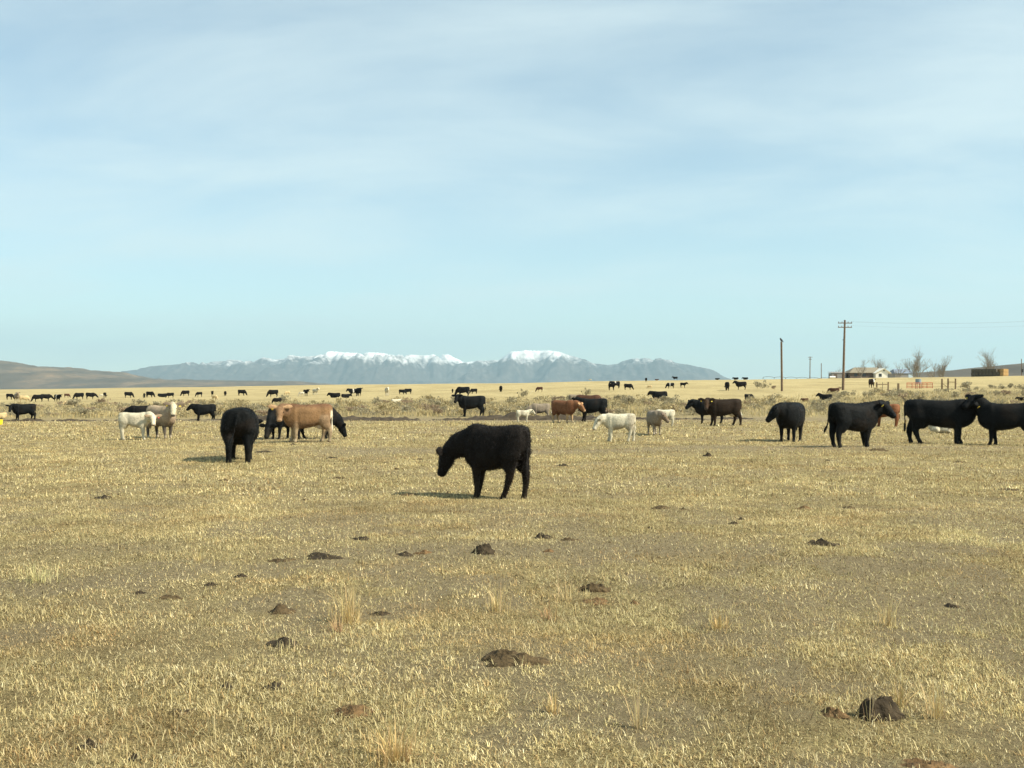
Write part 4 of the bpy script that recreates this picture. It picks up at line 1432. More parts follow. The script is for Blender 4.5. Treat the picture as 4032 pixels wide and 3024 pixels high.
for a in (
        (1103, 2405, 120, 'b', 0.26, 'grey brown dung pat left of the tallest straw tuft'),
        (1126, 2540, 165, 'd', 0.22, 'dark dung pat behind upright straws, left of centre'),
        (2030, 2610, 260, 'b', 0.22, 'largest brown dung pat in the centre foreground'),
        (1404, 2795, 190, 'r', 0.16, 'reddish crumbled dung pat in the lower left foreground'),
        (830, 2306, 55, 'd', 0.35, 'small dark upright dung lump left of the straw tufts'),
        (943, 2264, 60, 'd', 0.20, 'small black dung pat just beyond the upright lump'),
        (551, 2341, 62, 'd', 0.15, 'thin black dung smear left of the upright lump'),
        (675, 2362, 100, 'b', 0.15, 'flat brown dung pat half hidden in grass at left'),
        (1276, 2200, 140, 'd', 0.12, 'wide flat dark dung pat on the bare track'),
        (1112, 2206, 130, 'b', 0.10, 'broken brown dung at the left end of the bare track'),
        (1591, 2184, 85, 'd', 0.12, 'flat dark dung pat left of the dark mound on the track'),
        (1668, 2177, 75, 'r', 0.16, 'reddish dung pat between the flat pat and the dark mound'),
        (1903, 2174, 92, 'd', 0.36, 'dark mounded dung at the end of the bare track'),
        (1422, 2121, 75, 'd', 0.12, 'flat dark dung pat beyond the bare track'),
        (355, 2932, 105, 'd', 0.20, 'dark dung in the lower left corner grass'),
        (533, 2975, 60, 'd', 0.18, 'small dark dung lump near the lower left corner'),
        (893, 2712, 65, 'd', 0.18, 'small dark dung lump left of the crumbled pat'),
        (1085, 2702, 115, 'd', 0.12, 'low dark dung patch above the crumbled pat'),
        (711, 2802, 110, 'b', 0.14, 'brown dung patch sunk in grass at lower left'),
        (1495, 2420, 75, 'd', 0.16, 'dark dung streak right of the tallest straw tuft'),
        (2336, 2330, 150, 'b', 0.36, 'brown rounded dung mound right of centre'),
        (2349, 2368, 120, 'r', 0.15, 'reddish flat dung in front of the rounded mound'),
        (2495, 2380, 55, 'r', 0.18, 'small reddish dung right of the rounded mound'),
        (3233, 2140, 130, 'd', 0.20, 'wide dark dung pat alone at right'),
        (2144, 2118, 78, 'd', 0.28, 'black dung mound, left of a pair below the shaggy calf'),
        (2244, 2130, 72, 'b', 0.20, 'brown dung pat, right of a pair below the shaggy calf'),
        (2162, 2171, 55, 'r', 0.20, 'small brown dung in front of the pair below the calf'),
        (3443, 2808, 205, 'd', 0.46, 'largest black dung pile at lower right'),
        (3283, 2812, 110, 'r', 0.28, 'red brown dung pat touching the black pile'),
        (3639, 3010, 240, 'r', 0.10, 'flat dark red dung patch at the bottom right'),
        (3748, 2380, 65, 'd', 0.12, 'dark dung streak on the bare patch at right'),
        (2886, 2060, 48, 'd', 0.18, 'dark dung pat in mid grass right of the calf, larger of two touching'), (2917, 2046, 32, 'd', 0.2, 'tiny dark dung pat in mid grass right of the calf, smaller of two touching'),
        (2560, 2078, 34, 'd', 0.2, 'tiny dark dung pat between the calf and the two touching pats'), (2604, 2000, 82, 'b', 0.14, 'long low dung pat in mid grass right of the shaggy calf'),
        (2689, 2005, 38, 'b', 0.16, 'tiny dung pat just right of the long low one'), (3338, 2000, 52, 'b', 0.14, 'dung pat in mid grass left of the right edge, beyond the wide dark one'),
        (3165, 2002, 76, 'r', 0.20, 'reddish dung pat at right, beyond the wide dark one'),
        (2786, 1799, 44, 'd', 0.32, 'black dung mound on the trodden path left of the round cow'),
        (3456, 1775, 80, 'b', 0.16, 'low brown dung mound on the path below the yellow tagged cow'),
        (2212, 1836, 58, 'd', 0.15, 'small dark dung pat right behind the tail of the shaggy calf'), (3260, 1814, 26, 'd', 0.3, 'tiny dark dung pat on the path below the round black cow'),
        (3771, 1820, 48, 'b', 0.15, 'small dung pat on the path below the long black cow'), (3971, 1931, 72, 'b', 0.12, 'low dung pat near the right edge in mid grass'),
        (415, 1963, 72, 'd', 0.14, 'dark dung pat in mid grass far left, larger of two'), (469, 1952, 36, 'd', 0.14, 'dark dung pat in mid grass far left, smaller of two'),
        (1340, 1885, 54, 'b', 0.15, 'small dung pat right of the broad cow, below the tan cow'), (1648, 1808, 52, 'b', 0.15, 'small dung pat left of the shaggy calf head, near the path'),
        (1561, 1850, 38, 'b', 0.2, 'tiny dung pat left of the shaggy calf head'), (1308, 1803, 42, 'd', 0.15, 'dark dung pat just in front of the tan cow hooves'),
        (1203, 1969, 32, 'b', 0.2, 'tiny dung pat in mid grass below the broad cow'), (1618, 1946, 82, 'b', 0.08, 'flat dung smear at the tip of the shaggy calf shadow'),
        (1057, 1780, 82, 'd', 0.12, 'dark dung pat right of the broad cow hooves'), (884, 1894, 52, 'b', 0.12, 'small dung pat left below the broad cow'),
        (1150, 1752, 60, 'd', 0.12, 'dark dung pat between the broad cow and the tan cow'), (2050, 1790, 40, 'b', 0.12, 'small dung pat behind the back of the shaggy calf')):
    dung(*a)


# ------------------------------------------------------------------ straw tufts
def tuft(px, py, wpx, hpx, label, n=90, col=(0.64, 0.50, 0.25), lean=0.35):
    X, Y, Z = at(px, py)
    w, h = wpx * Y / FPX, hpx * Y / FPX
    r = rng
    rad = np.abs(r.normal(0, 0.22 * w, n))
    an = r.uniform(0, 2 * math.pi, n)
    P = np.stack([rad * np.cos(an), rad * np.sin(an), np.zeros(n) - 0.01], -1)
    yaw = an + r.normal(0, 0.5, n)
    c = np.array([col]) * r.uniform(0.65, 1.25, (n, 1)) * np.array([[1, 1, 1]]) + r.normal(0, 0.015, (n, 3))
    V, F, C = blades(P, h * np.clip(r.normal(0.62, 0.28, n), 0.15, 1.1), r.uniform(0.003, 0.006, n) * max(1, Y / 9), np.abs(r.normal(lean * .9, lean * 1.3, n)), np.clip(c, 0.02, 1), True, yaw)
    me = mesh_np('straw_tuft', V, F)
    set_cols(me, C)
    o = link('straw_tuft', me, M_GRASS)
    o.location = (X, Y, Z)
    tag(o, label, 'grass')


tuft(1375, 2450, 190, 190, 'tallest golden straw tuft left of centre', 190)
tuft(1330, 2490, 120, 80, 'low pinkish straw tuft in front of the tallest one', 70, (0.52, 0.36, 0.2))
tuft(1640, 2395, 130, 150, 'thin broken straw tuft right of the tallest one', 26, (0.66, 0.50, 0.27), 0.6)
tuft(1960, 2412, 170, 130, 'golden straw tuft above the largest brown pat', 95)
tuft(2230, 2370, 130, 130, 'straw tuft leaning against the rounded dung mound', 40, (0.6, 0.47, 0.25), .5)
tuft(2160, 2440, 190, 90, 'low brown straw tuft left of the rounded mound', 60, (0.42, 0.27, 0.13), .6)
tuft(2830, 2480, 190, 90, 'low golden straw tuft on the bare patch at right', 110, (0.6, 0.44, 0.2), .6)
tuft(3490, 2455, 130, 130, 'golden straw tuft at right beyond the bare patch', 60)
tuft(3680, 2820, 110, 180, 'golden straw tuft right of the black dung pile', 80)
tuft(3540, 2760, 150, 150, 'loose straw tuft behind the black dung pile', 55, (0.56, 0.42, 0.2), .5)
tuft(1560, 2985, 300, 200, 'wide orange straw tuft at the bottom left of centre', 210, (0.60, 0.44, 0.20), .5)
tuft(2510, 2860, 100, 240, 'thin tall straw tuft in the lower middle', 30, (0.6, 0.47, 0.25), .25)
tuft(845, 2880, 60, 190, 'single tall straw stalks at lower left', 8, (0.7, 0.58, 0.33), .12)
tuft(2180, 2800, 130, 110, 'small orange straw tuft in the lower middle', 55, (0.58, 0.42, 0.19), .4)
tuft(1130, 2560, 140, 95, 'sparse upright straws in front of the dark pat', 12, (0.68, 0.55, 0.31), .12)
tuft(3420, 2830, 130, 150, 'bare stalks standing before the black dung pile', 9, (0.42, 0.33, 0.18), .12)
tuft(780, 2215, 70, 70, 'small golden straw tuft on the bare ground at left', 40)
tuft(150, 2290, 250, 90, 'pale green straw clump at the left edge', 160, (0.62, 0.56, 0.28), .5)

# yellow tub at the left edge
X, Y, Z = at(-4, 1674)
bm = bmesh.new()
prof_t = [(0.0, 0.0), (0.14, 0.0), (0.165, 0.05), (0.175, 0.21), (0.19, 0.23), (0.19, 0.25), (0.165, 0.25), (0.15, 0.08), (0.0, 0.06)]
seg = 20
rws = [[bm.verts.new((r_ * math.cos(2 * math.pi * j / seg), r_ * math.sin(2 * math.pi * j / seg), z_)) for j in range(seg)] for r_, z_ in prof_t]
for i in range(len(rws) - 1):
    for j in range(seg):
        k = (j + 1) % seg
        bm.faces.new((rws[i][j], rws[i][k], rws[i + 1][k], rws[i + 1][j]))
bmesh.ops.remove_doubles(bm, verts=bm.verts, dist=1e-4)
me = bpy.data.meshes.new('plastic_tub')
bm.to_mesh(me)
bm.free()
o = link('plastic_tub', me, simple('yellow_plastic', (0.85, 0.66, 0.03), var=0.08, rough=0.45))
o.location = (X, Y, Z)
tag(o, 'bright yellow tub on the grass at the left edge of the photo', 'tub')


# ------------------------------------------------------------------ poles, wires, bird
def cyl(name, p0, p1, r0, r1, mat, parent=None, seg=10, loc=None):
    p0, p1 = Vector(p0), Vector(p1)
    d = (p1 - p0)
    bm = bmesh.new()
    q = d.to_track_quat('Z', 'Y').to_matrix()
    v0 = [bm.verts.new(p0 + q @ Vector((r0 * math.cos(2 * math.pi * j / seg), r0 * math.sin(2 * math.pi * j / seg), 0))) for j in range(seg)]
    v1 = [bm.verts.new(p1 + q @ Vector((r1 * math.cos(2 * math.pi * j / seg), r1 * math.sin(2 * math.pi * j / seg), 0))) for j in range(seg)]
    for j in range(seg):
        k = (j + 1) % seg
        bm.faces.new((v0[j], v0[k], v1[k], v1[j]))
    bm.faces.new(v0[::-1])
    bm.faces.new(v1)
    me = bpy.data.meshes.new(name)
    bm.to_mesh(me)
    bm.free()
    return link(name, me, mat, parent)


def boxo(name, c_, s_, mat, parent=None, bev=0.0, rz=0.0):
    o = link(name, box_mesh(name, *s_, bev), mat, parent)
    o.location = c_
    o.rotation_euler = (0, 0, rz)
    return o


def utility_pole(px_b, py_b, px_t, py_t, Y, label, arms=(), rb=0.16, rt=0.11, sunk=0.0):
    X = (px_b - 2016) / FPX * Y
    Z = gz(X, Y)
    top = point_at(px_t, py_t, Y) - Vector((X, Y, Z))
    t = empty('utility_pole', (X, Y, Z))
    cyl('pole', (0, 0, -0.3), top, rb, rt, M_POLE, t, 12)
    for (f, ln) in arms:
        c_ = top * f
        a = boxo('crossarm', c_ + Vector((0, -0.14, 0)), (ln, 0.10, 0.13), M_POLE, t, 0.01, 0.06)
        for q in (-0.46, -0.22, 0.22, 0.46):
            i = cyl('insulator', (q * ln, 0, 0.065), (q * ln, 0, 0.24), 0.045, 0.03, M_GLASSY, a, 8)
    tag(t, label, 'utility pole')
    return t, Vector((X, Y, Z)) + top


p1, top1 = utility_pole(3079, 1532, 3077, 1345, 157, 'short bare wooden utility pole with a dark bird on top', rb=0.17, rt=0.14)
p2, top2 = utility_pole(3319, 1534, 3327, 1260, 157, 'tall wooden utility pole with two crossarms at right', ((0.956, 2.1), (0.896, 2.1)), 0.20, 0.13)
b_ = boxo('bracket', (0.10, -0.1, 7.4), (0.35, 0.08, 0.08), M_DARK, p2)
utility_pole(3189, 1490, 3190, 1404, 430, 'small distant utility pole with crossarm left of the tall one', ((0.97, 1.8), (0.88, 1.2)), 0.20, 0.16)
utility_pole(3234, 1490, 3234, 1430, 470, 'small distant bare pole just left of the tall utility pole', rb=0.18, rt=0.16)
p5, top5 = utility_pole(4023, 1470, 4022, 1413, 420, 'distant pole with a dark transformer at the right edge', rb=0.16, rt=0.14)
cyl('transformer', (0.25, -.2, 4.3), (0.25, -.2, 5.6), 0.32, 0.32, M_DARK, p5, 12)
# next pole of the line, just out of frame, that carries the wires
X = (4190 - 2016) / FPX * 150
p6 = empty('utility_pole', (X, 150, gz(X, 150)))
cyl('pole', (0, 0, -.3), (0, 0, 9.8), 0.19, 0.13, M_POLE, p6, 12)
for zq in (9.35, 8.75):
    boxo('crossarm', (0, -0.14, zq), (2.1, 0.1, 0.13), M_POLE, p6, 0.01)
tag(p6, 'wooden utility pole with two crossarms just beyond the right edge', 'utility pole')
M_WIRE = simple('wire', (0.10, 0.10, 0.10), var=0.1, rough=0.5)
base6 = Vector((X, 150, gz(X, 150)))
for k, (q, f, zq) in enumerate(((-0.95, 0.956, 9.6), (0.95, 0.956, 9.6), (0.95, 0.896, 9.0))):
    base2 = Vector(p2.location)
    a = base2 + (top2 - base2) * f + Vector((q, -0.14, 0.24))
    b2 = base6 + Vector((q, -0.14, zq))
    pts = []
    for i in range(17):
        t = i / 16
        pts.append(a.lerp(b2, t) - Vector((0, 0, 4 * 0.45 * t * (1 - t))))
    bm = bmesh.new()
    prev = None
    for pnt in pts:
        ring = [bm.verts.new(pnt + Vector((0, 0.0045 * math.cos(g), 0.0045 * math.sin(g)))) for g in (0, 2.09, 4.19)]
        if prev:
            for j in range(3):
                bm.faces.new((prev[j], prev[(j + 1) % 3], ring[(j + 1) % 3], ring[j]))
        prev = ring
    me = bpy.data.meshes.new('power_line')
    bm.to_mesh(me)
    bm.free()
    o = link('power_line', me, M_WIRE)
    tag(o, 'thin power line from the %s of the tall pole' % ('left end of the upper crossarm', 'right end of the upper crossarm', 'lower crossarm')[k], 'power line')

# bird on the short pole: body, head, tail in one skinned shape
lfb = Loft()
yv = np.array([0, 1.0, 0])
lfb.path_tube([(-0.32, 0, -0.10), (-0.16, 0, 0.08), (0.0, 0, 0.22), (0.10, 0, 0.36), (0.12, 0, 0.46), (0.15, 0, 0.52)], [(0.04, 0.02), (0.09, 0.07), (0.15, 0.15), (0.12, 0.13), (0.085, 0.09), (0.03, 0.03)], yv, ['b'] * 6, 12)
lfb.path_tube([(0.16, 0, 0.48), (0.22, 0, 0.47), (0.26, 0, 0.44)], [0.035, 0.02, 0.006], yv, ['b'] * 3, 8)
for sg in (1, -1):
    lfb.path_tube([(0.02, 0.05 * sg, 0.12), (0.03, 0.05 * sg, 0.0)], [0.03, 0.018], yv, ['b'] * 2, 8)
me = bpy.data.meshes.new('bird')
me.from_pydata([tuple(v) for v in lfb.V], [], lfb.F)
me.polygons.foreach_set('use_smooth', np.ones(len(me.polygons), bool))
o = link('bird', me, simple('dark_plumage', (0.035, 0.03, 0.028), var=0.4, scale=14))
o.location = top1
o.rotation_euler = (0, 0, R(150))
tag(o, 'dark bird perched on the short bare utility pole', 'bird')


# ------------------------------------------------------------------ fence, gate, tank
def ray_xy(px, Y):
    X = (px - 2016) / FPX * Y
    return X, Y, gz(X, Y)


YF = 152.0


def post(px, hm, label, r=0.11, Y=YF):
    X, Y_, Z = ray_xy(px, Y)
    o = cyl('fence_post', (0, 0, -0.3), (0.02, 0, hm), r, r * 0.92, M_WOOD, None, 10)
    o.location = (X, Y_, Z)
    tag(o, label, 'fence post')
    return Vector((X, Y_, Z))


a1 = post(3452, 1.15, 'wooden fence post beside the white blazed cow')
a2 = post(3497, 1.15, 'wooden fence post at the right end of the single rail')
a3 = post(3537, 0.95, 'short dark fence post between the rail and the red gate', 0.17)
c1 = post(3709, 1.55, 'left of three tall bare fence posts right of the red gate', 0.13)
c2 = post(3733, 1.55, 'middle of three tall bare fence posts right of the red gate', 0.13)
c3 = post(3762, 1.50, 'right of three tall bare fence posts right of the red gate', 0.12)
o = cyl('fence_rail', a1 + Vector((0, -.15, 0.85)), a2 + Vector((0, -.15, 0.80)), 0.06, 0.06, M_WOOD)
tag(o, 'wooden rail between two fence posts by the white blazed cow', 'rail')
o = cyl('fence_rail', c2 + Vector((0, -.18, 1.05)), c3 + Vector((0, -.18, 1.0)), 0.05, 0.05, M_WOOD)
tag(o, 'wooden rail joining the middle and right of the tall posts', 'rail')
o = cyl('fence_brace', c1 + Vector((0, -.2, 0.9)), c2 + Vector((0, -.2, 0.15)), 0.04, 0.04, M_WOOD)
tag(o, 'slanting brace between the left and middle of the tall posts', 'brace')
g0 = Vector(ray_xy(3570, YF))
g1 = Vector(ray_xy(3672, YF))
gt = empty('gate', g0, 0)
dv = g1 - g0
for zq in (0.30, 0.52, 0.74, 0.98):
    cyl('rail', Vector((0, 0, zq)), dv + Vector((0, 0, zq)), 0.035 if zq < .9 else 0.055, 0.035 if zq < .9 else 0.055, M_RED, gt, 8)
for f in (0, 0.2, 0.5, 0.62, 0.78, 1.0):
    cyl('upright', dv * f + Vector((0, -.06, 0.22)), dv * f + Vector((0, -.06, 1.0)), 0.035, 0.035, M_RED, gt, 8)
tag(gt, 'rusty red tube gate in the pasture fence at right', 'gate')
X, Y, Z = ray_xy(3616, 158)
tk = empty('water_tank', (X, Y, Z))
cyl('tank', (0, 0, 0.75), (0, 0, 1.45), 0.42, 0.42, simple('blue_grey_tank', (0.22, 0.27, 0.30), var=0.15), tk, 18)
for (dx, dy) in ((-.3, -.3), (.3, -.3), (-.3, .3), (.3, .3)):
    cyl('leg', (dx, dy, -.1), (dx, dy, 0.76), 0.04, 0.04, M_DARK, tk, 6)
tag(tk, 'blue grey tank on legs behind the red gate', 'tank')
# thin steel posts of the wire fence running along the scrub
for k, px in enumerate((3475,)):
    X, Y, Z = ray_xy(px, YF)
    o = cyl('steel_post', (0, 0, -.2), (0, 0, 1.15), 0.03, 0.03, M_DARK, None, 6)
    o.location = (X, Y, Z)
    tag(o, 'thin steel post under the rail between two wooden fence posts', 'fence post')


# ------------------------------------------------------------------ farm: house, shed, barn
def poly_obj(name, verts, faces, mat, parent):
    me = bpy.data.meshes.new(name)
    me.from_pydata(verts, [], faces)
    bm = bmesh.new()
    bm.from_mesh(me)
    bmesh.ops.recalc_face_normals(bm, faces=bm.faces)
    bm.to_mesh(me)
    bm.free()
    return link(name, me, mat, parent)


def prism(name, x0, x1, y0, y1, z0, z1, mat, parent):
    v = [(x0, y0, z0), (x1, y0, z0), (x1, y1, z0), (x0, y1, z0), (x0, y0, z1), (x1, y0, z1), (x1, y1, z1), (x0, y1, z1)]
    f = [(0, 1, 2, 3), (4, 5, 6, 7), (0, 1, 5, 4), (1, 2, 6, 5), (2, 3, 7, 6), (3, 0, 4, 7)]
    return poly_obj(name, v, f, mat, parent)


M_WWALL = simple('white_siding', (0.74, 0.72, 0.64), var=0.06)
M_BWALL = simple('brown_brick', (0.13, 0.10, 0.08), var=0.25)
M_ROOF = simple('tan_shingle', (0.23, 0.20, 0.145), var=0.15, scale=2)
M_GREYW = simple('grey_siding', (0.25, 0.24, 0.23), var=0.15)
M_BLUE = simple('blue_grey_metal', (0.20, 0.25, 0.32), var=0.15, scale=1)
M_PANE = simple('dark_pane', (0.03, 0.035, 0.04), rough=0.1, spec=0.5, var=0.1)
YHs = 418.0
upx = YHs / FPX
hx = (3345 - 2016) * upx
hz = EYE + (YH - 1486) * upx - 0.5
hs = empty('farm_house', (hx, YHs, hz))
wd = (3470 - 3345) * upx
ez = (1486 - 1467) * upx + 0.5
rz = (1486 - 1446) * upx + 0.5
prism('wall', 0.4, wd, 0.5, 8.5, 0, ez - 0.02, M_BWALL, hs)
# hipped main roof
v = [(0, 0, ez), (wd + .2, 0, ez), (wd + .2, 9, ez), (0, 9, ez), (3.2, 4.5, rz), (wd, 4.5, rz), (0, 0, ez - .18), (wd + .2, 0, ez - .18), (wd + .2, 9, ez - .18), (0, 9, ez - .18)]
poly_obj('roof', v, [(0, 1, 5, 4), (1, 2, 5), (2, 3, 4, 5), (3, 0, 4), (0, 6, 7, 1), (1, 7, 8, 2), (2, 8, 9, 3), (3, 9, 6, 0), (6, 9, 8, 7)], M_ROOF, hs)
# white gable wing
gx0, gx1 = (3441 - 3345) * upx, (3497 - 3345) * upx
gm = (3473 - 3345) * upx
gz1 = (1486 - 1450) * upx + 0.5
v = [(gx0, -2.2, 0), (gx1 - 1.0, -2.2, 0), (gx1 - 1.0, -2.2, ez), (gx1 - 0.2, -2.2, ez), (gm, -2.2, gz1 - .2), (gx0, -2.2, ez)]
v += [(x, 4.0, z) for (x, y, z) in v]
poly_obj('gable_wall', v, [(0, 1, 2, 3, 4, 5), (6, 11, 10, 9, 8, 7), (0, 6, 7, 1), (1, 7, 8, 2), (0, 5, 11, 6)], M_WWALL, hs)
v = [(gx0 - .4, -2.7, ez - .22), (gm, -2.7, gz1), (gx1 + .35, -2.7, ez - .22), (gx0 - .4, 4.5, ez - .22), (gm, 4.5, gz1), (gx1 + .35, 4.5, ez - .22)]
v += [(x, y, z - 0.16) for (x, y, z) in v]
poly_obj('gable_roof', v, [(0, 1, 4, 3), (1, 2, 5, 4), (6, 9, 10, 7), (7, 10, 11, 8), (0, 6, 7, 1), (1, 7, 8, 2), (3, 4, 10, 9), (4, 5, 11, 10), (0, 3, 9, 6), (2, 8, 11, 5)], M_WWALL, hs)
w1 = prism('window', gx0 + 1.2, gx0 + 2.3, -2.28, -2.15, 0.75, ez - 0.45, M_PANE, hs)
prism('window', 2.0, 3.2, 0.42, 0.55, 0.9, ez - 0.35, M_PANE, hs)
prism('window', 5.2, 6.6, 0.42, 0.55, 0.9, ez - 0.35, M_PANE, hs)
prism('vent', gm - .25, gm + .25, -2.27, -2.15, gz1 - 1.2, gz1 - .7, M_PANE, hs)
tag(hs, 'farm house with tan hipped roof and white gable on the rise at right', 'house')
sh = empty('shed', ((3284 - 2016) * upx, YHs + 3, hz))
sw = (3344 - 3284) * upx
prism('wall', 0.2, sw - .2, 0.2, 5, 0, ez - .15, M_GREYW, sh)
v = [(0, 0, ez - .15), (sw, 0, ez - .1), (sw, 5.4, ez + .35), (0, 5.4, ez + .3)]
v += [(x, y, z + .12) for x, y, z in v]
poly_obj('roof', v, [(0, 1, 2, 3), (4, 7, 6, 5), (0, 4, 5, 1), (1, 5, 6, 2), (2, 6, 7, 3), (3, 7, 4, 0)], M_GREYW, sh)
prism('door', 1.0, 2.2, 0.14, 0.21, 0, 1.9, M_BWALL, sh)
tag(sh, 'low grey shed joined to the left of the farm house', 'shed')
YB = 560.0
ub = YB / FPX
bx = (3524 - 2016) * ub
bzz = EYE + (YH - 1481) * ub - 1.5
bn = empty('barn', (bx, YB, bzz))
bw = (3602 - 3524) * ub
be, brz = (1481 - 1470) * ub + 1.5, (1481 - 1452) * ub + 1.5
prism('wall', 0.3, bw - .3, 0.4, 11.6, 0, be, M_GREYW, bn)
v = [(0, 0, be), (bw, 0, be), (bw, 12, be), (0, 12, be), (1.2, 6, brz), (bw - 1.2, 6, brz)]
poly_obj('roof', v, [(0, 1, 5, 4), (1, 2, 5), (2, 3, 4, 5), (3, 0, 4), (0, 3, 2, 1)], M_BLUE, bn)
prism('door', bw - 3.2, bw - .9, 0.3, 0.42, 0, be - .2, simple('pale_blue_door', (0.45, 0.55, 0.62), var=0.1), bn)
tag(bn, 'blue grey roofed barn behind the bare trees at right', 'barn')
# white stock trailer / propane tank glimpsed left of the shed
X = (3272 - 2016) * upx
o = cyl('propane_tank', (-1.1, 0, .55), (1.1, 0, .55), 0.42, 0.42, simple('white_enamel', (0.75, 0.74, 0.70), var=0.05, rough=0.4), None, 16)
o.location = (X, YHs - 2, gz(X, YHs - 2) + 0.15)
tag(o, 'small white tank at the left end of the grey shed', 'tank')

# haystack of big square bales
M_HAY = simple('hay', (0.34, 0.215, 0.085), var=0.35, scale=3.5, bump=0.9, rough=0.95)
YS = 378.0
us = YS / FPX
ang = R(-38)
hx0 = point_at(3823, 1474, YS)
hst = empty('haystack', (hx0.x, YS, gz(hx0.x, YS) - 0.15), ang)
bale = box_mesh('bale', 1.16, 2.30, 1.16, 0.07)
bale.materials.append(M_HAY)
bale_dark = bale.copy()
bale_dark.materials.clear()
bale_dark.materials.append(simple('dark_hay', (0.085, 0.075, 0.055), var=0.35, scale=3.5, bump=0.9, rough=0.95))  # darker, greyer hay colour for the front row, except its end column
nlen, ndep, nh = 9, 3, 3
for i in range(nlen):
    for j in range(ndep):
        for k in range(nh):
            if i == nlen - 2 and k == 2 and j == 0:
                continue
            o = bpy.data.objects.new('bale', bale_dark if (j == 0 and i < nlen - 1) else bale)
            COL.objects.link(o)
            o.parent = hst
            o.location = (0.6 + i * 1.2 + random.uniform(-.03, .03), 1.2 + j * 2.36 + random.uniform(-.10, .10), 0.58 + k * 1.17)
            o.rotation_euler = (0, 0, random.uniform(-.025, .025))
tag(hst, 'long stack of big square hay bales on the rise at the right edge', 'haystack')


# ------------------------------------------------------------------ bare trees
def tree_mesh(seed, H, spreadv, depth=6, lean=0.0, nb0=4):
    r = random.Random(seed)
    V, F = [], []

    def seg(p, q, r0, r1):
        d = (q - p).normalized()
        a = d.orthogonal().normalized()
        c_ = d.cross(a)
        o = len(V)
        for (pt, rd) in ((p, r0), (q, r1)):
            for g in (0, 2.094, 4.189):
                V.append(tuple(pt + (a * math.cos(g) + c_ * math.sin(g)) * rd))
        for j in range(3):
            k = (j + 1) % 3
            F.append((o + j, o + k, o + 3 + k, o + 3 + j))

    def grow(p, d, ln, rad, lv):
        if lv <= 0 or rad < 0.0085:
            return
        q = p
        dd = d
        for s_ in range(2):
            dd = (dd + Vector((r.gauss(0, .10), r.gauss(0, .10), r.gauss(0.02, .08)))).normalized()
            q2 = q + dd * ln * 0.5
            seg(q, q2, rad * (1 - .2 * s_), rad * (0.8 - .15 * s_))
            q = q2
            for _q in range(2 if lv < depth else 1):
                a = Vector((r.gauss(0, 1), r.gauss(0, 1), r.gauss(.2, .4))).normalized()
                grow(q, (dd * 0.9 + a * spreadv * 1.3).normalized(), ln * r.uniform(.45, .7), max(rad * .4, 0.0088), lv - 2)
        k = r.choice((2, 3, 3)) if lv > 1 else 2
        for _ in range(k):
            a = Vector((r.gauss(0, 1), r.gauss(0, 1), r.gauss(.25, .35))).normalized()
            grow(q, (dd + a * spreadv).normalized(), ln * r.uniform(.66, .86), rad * r.uniform(.5, .66), lv - 1)

    for i in range(nb0):
        a = 2 * math.pi * i / nb0 + r.uniform(0, 1)
        grow(Vector((0.1 * math.cos(a), 0.1 * math.sin(a), H * .06)), Vector((spreadv * (.2 if i == 0 else 1.0) * math.cos(a) + lean, spreadv * (.2 if i == 0 else 1.0) * math.sin(a), 1)).normalized(), H * .22 * (1.25 if i == 0 else r.uniform(.75, 1)), H * .012, depth)
    n_t = len(F)
    V2, F2 = V[:], F[:]
    top = max(v[2] for v in V)
    V2 = [(x * H / top, y * H / top, z * H / top) for x, y, z in V2]
    trunk = ([], [])
    return V2, F2


def tree(px, py, hpx, Y, seed, sp, label, lean=0.0, nb0=4, depth=6):
    X = (px - 2016) / FPX * Y
    Z = gz(X, Y)
    H = point_at(px, py - hpx, Y).z - Z
    V, F = tree_mesh(seed, H, sp, depth, lean, nb0)
    t = empty('bare_tree', (X, Y, Z - 0.05))
    me = bpy.data.meshes.new('crown')
    me.from_pydata(V, [], F)
    link('crown', me, M_BARK, t)
    cyl('trunk', (0, 0, -0.2), (0, 0, H * .10), H * .032, H * .026, M_BARK, t, 8)
    tag(t, label, 'tree')


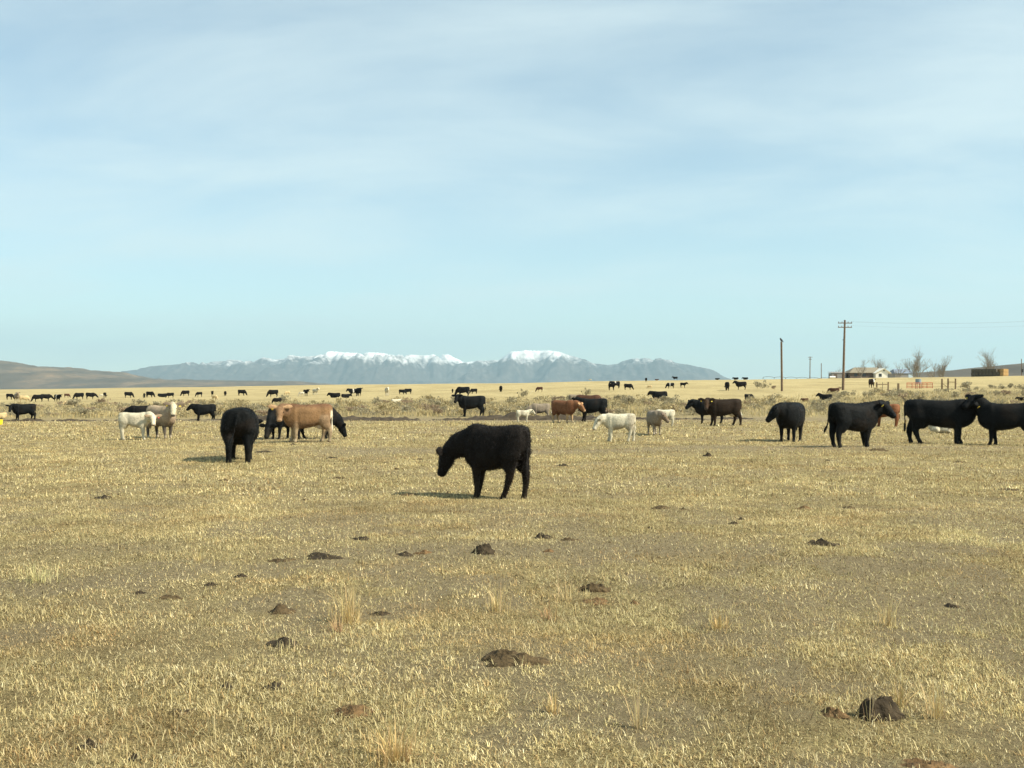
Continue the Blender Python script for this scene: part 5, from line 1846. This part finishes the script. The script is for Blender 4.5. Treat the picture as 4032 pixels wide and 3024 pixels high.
tree(3292, 1486, 44, 430, 1, 0.55, 'small bare bushy tree behind the grey shed', nb0=6, depth=5)
tree(3392, 1484, 72, 411, 2, 0.42, 'bare tree with two leaders in front of the tan house roof', nb0=3)
tree(3470, 1484, 92, 440, 3, 0.45, 'bare spreading tree behind the white gable', nb0=4)
tree(3535, 1482, 62, 470, 4, 0.50, 'small bare tree right of the farm house', nb0=4, depth=5)
tree(3612, 1480, 122, 455, 5, 0.38, 'tallest bare tree between house and haystack', lean=-.05, nb0=6)
tree(3675, 1478, 66, 470, 8, 0.5, 'low bare tree just right of the tallest one', nb0=4, depth=5)
tree(3710, 1478, 84, 450, 6, 0.36, 'bare tree with narrow crown left of the haystack', nb0=5)
tree(3903, 1474, 108, 470, 7, 0.30, 'bare tree standing up behind the haystack', nb0=5)

# sprinkler line on the skyline, left of the far poles
def sprink():
    Y = 455.0
    t = empty('sprinkler_line', ((3005 - 2016) / FPX * Y, Y, gz((3005 - 2016) / FPX * Y, Y)))
    x0 = (3005 - 2016) / FPX * Y
    n = 6
    w = (3270 - 3005) / FPX * Y / n
    for i in range(n):
        za = gz(x0 + i * w, Y) - t.location.z
        zb = gz(x0 + (i + 1) * w, Y) - t.location.z
        for h in range(4):
            f0, f1 = h / 4, (h + 1) / 4
            cyl('pipe', (w * (i + f0), 0, za + (zb - za) * f0 + 1.5 + 0.35 * math.sin(math.pi * f0)), (w * (i + f1), 0, za + (zb - za) * f1 + 1.5 + 0.35 * math.sin(math.pi * f1)), 0.07, 0.07, M_DARK, t, 6)
        cyl('tower', (w * i - .6, 0, za - .1), (w * i, 0, za + 1.5), 0.05, 0.05, M_DARK, t, 6)
        cyl('tower', (w * i + .6, 0, za - .1), (w * i, 0, za + 1.5), 0.05, 0.05, M_DARK, t, 6)
    tag(t, 'thin arched irrigation sprinkler line along the skyline left of the tall pole', 'sprinkler')


sprink()

# ------------------------------------------------------------------ the air
me = box_mesh('haze', 64000, 64000, 1500)
hz_ = link('haze', me)
hz_.location = (0, 0, 750 - 18)
m = bpy.data.materials.new('haze_air')
m.use_nodes = True
nt = m.node_tree
for n in list(nt.nodes):
    nt.nodes.remove(n)
out = nt.nodes.new('ShaderNodeOutputMaterial')
pv = nt.nodes.new('ShaderNodeVolumePrincipled')
pv.inputs['Color'].default_value = (0.60, 0.87, 1.0, 1)
pv.inputs['Density'].default_value = 5.0e-5
pv.inputs['Anisotropy'].default_value = 0.1
nt.links.new(pv.outputs[0], out.inputs['Volume'])
me.materials.append(m)
tag(hz_, 'thin pale haze in the air before the mountains', 'haze', None, 'stuff')
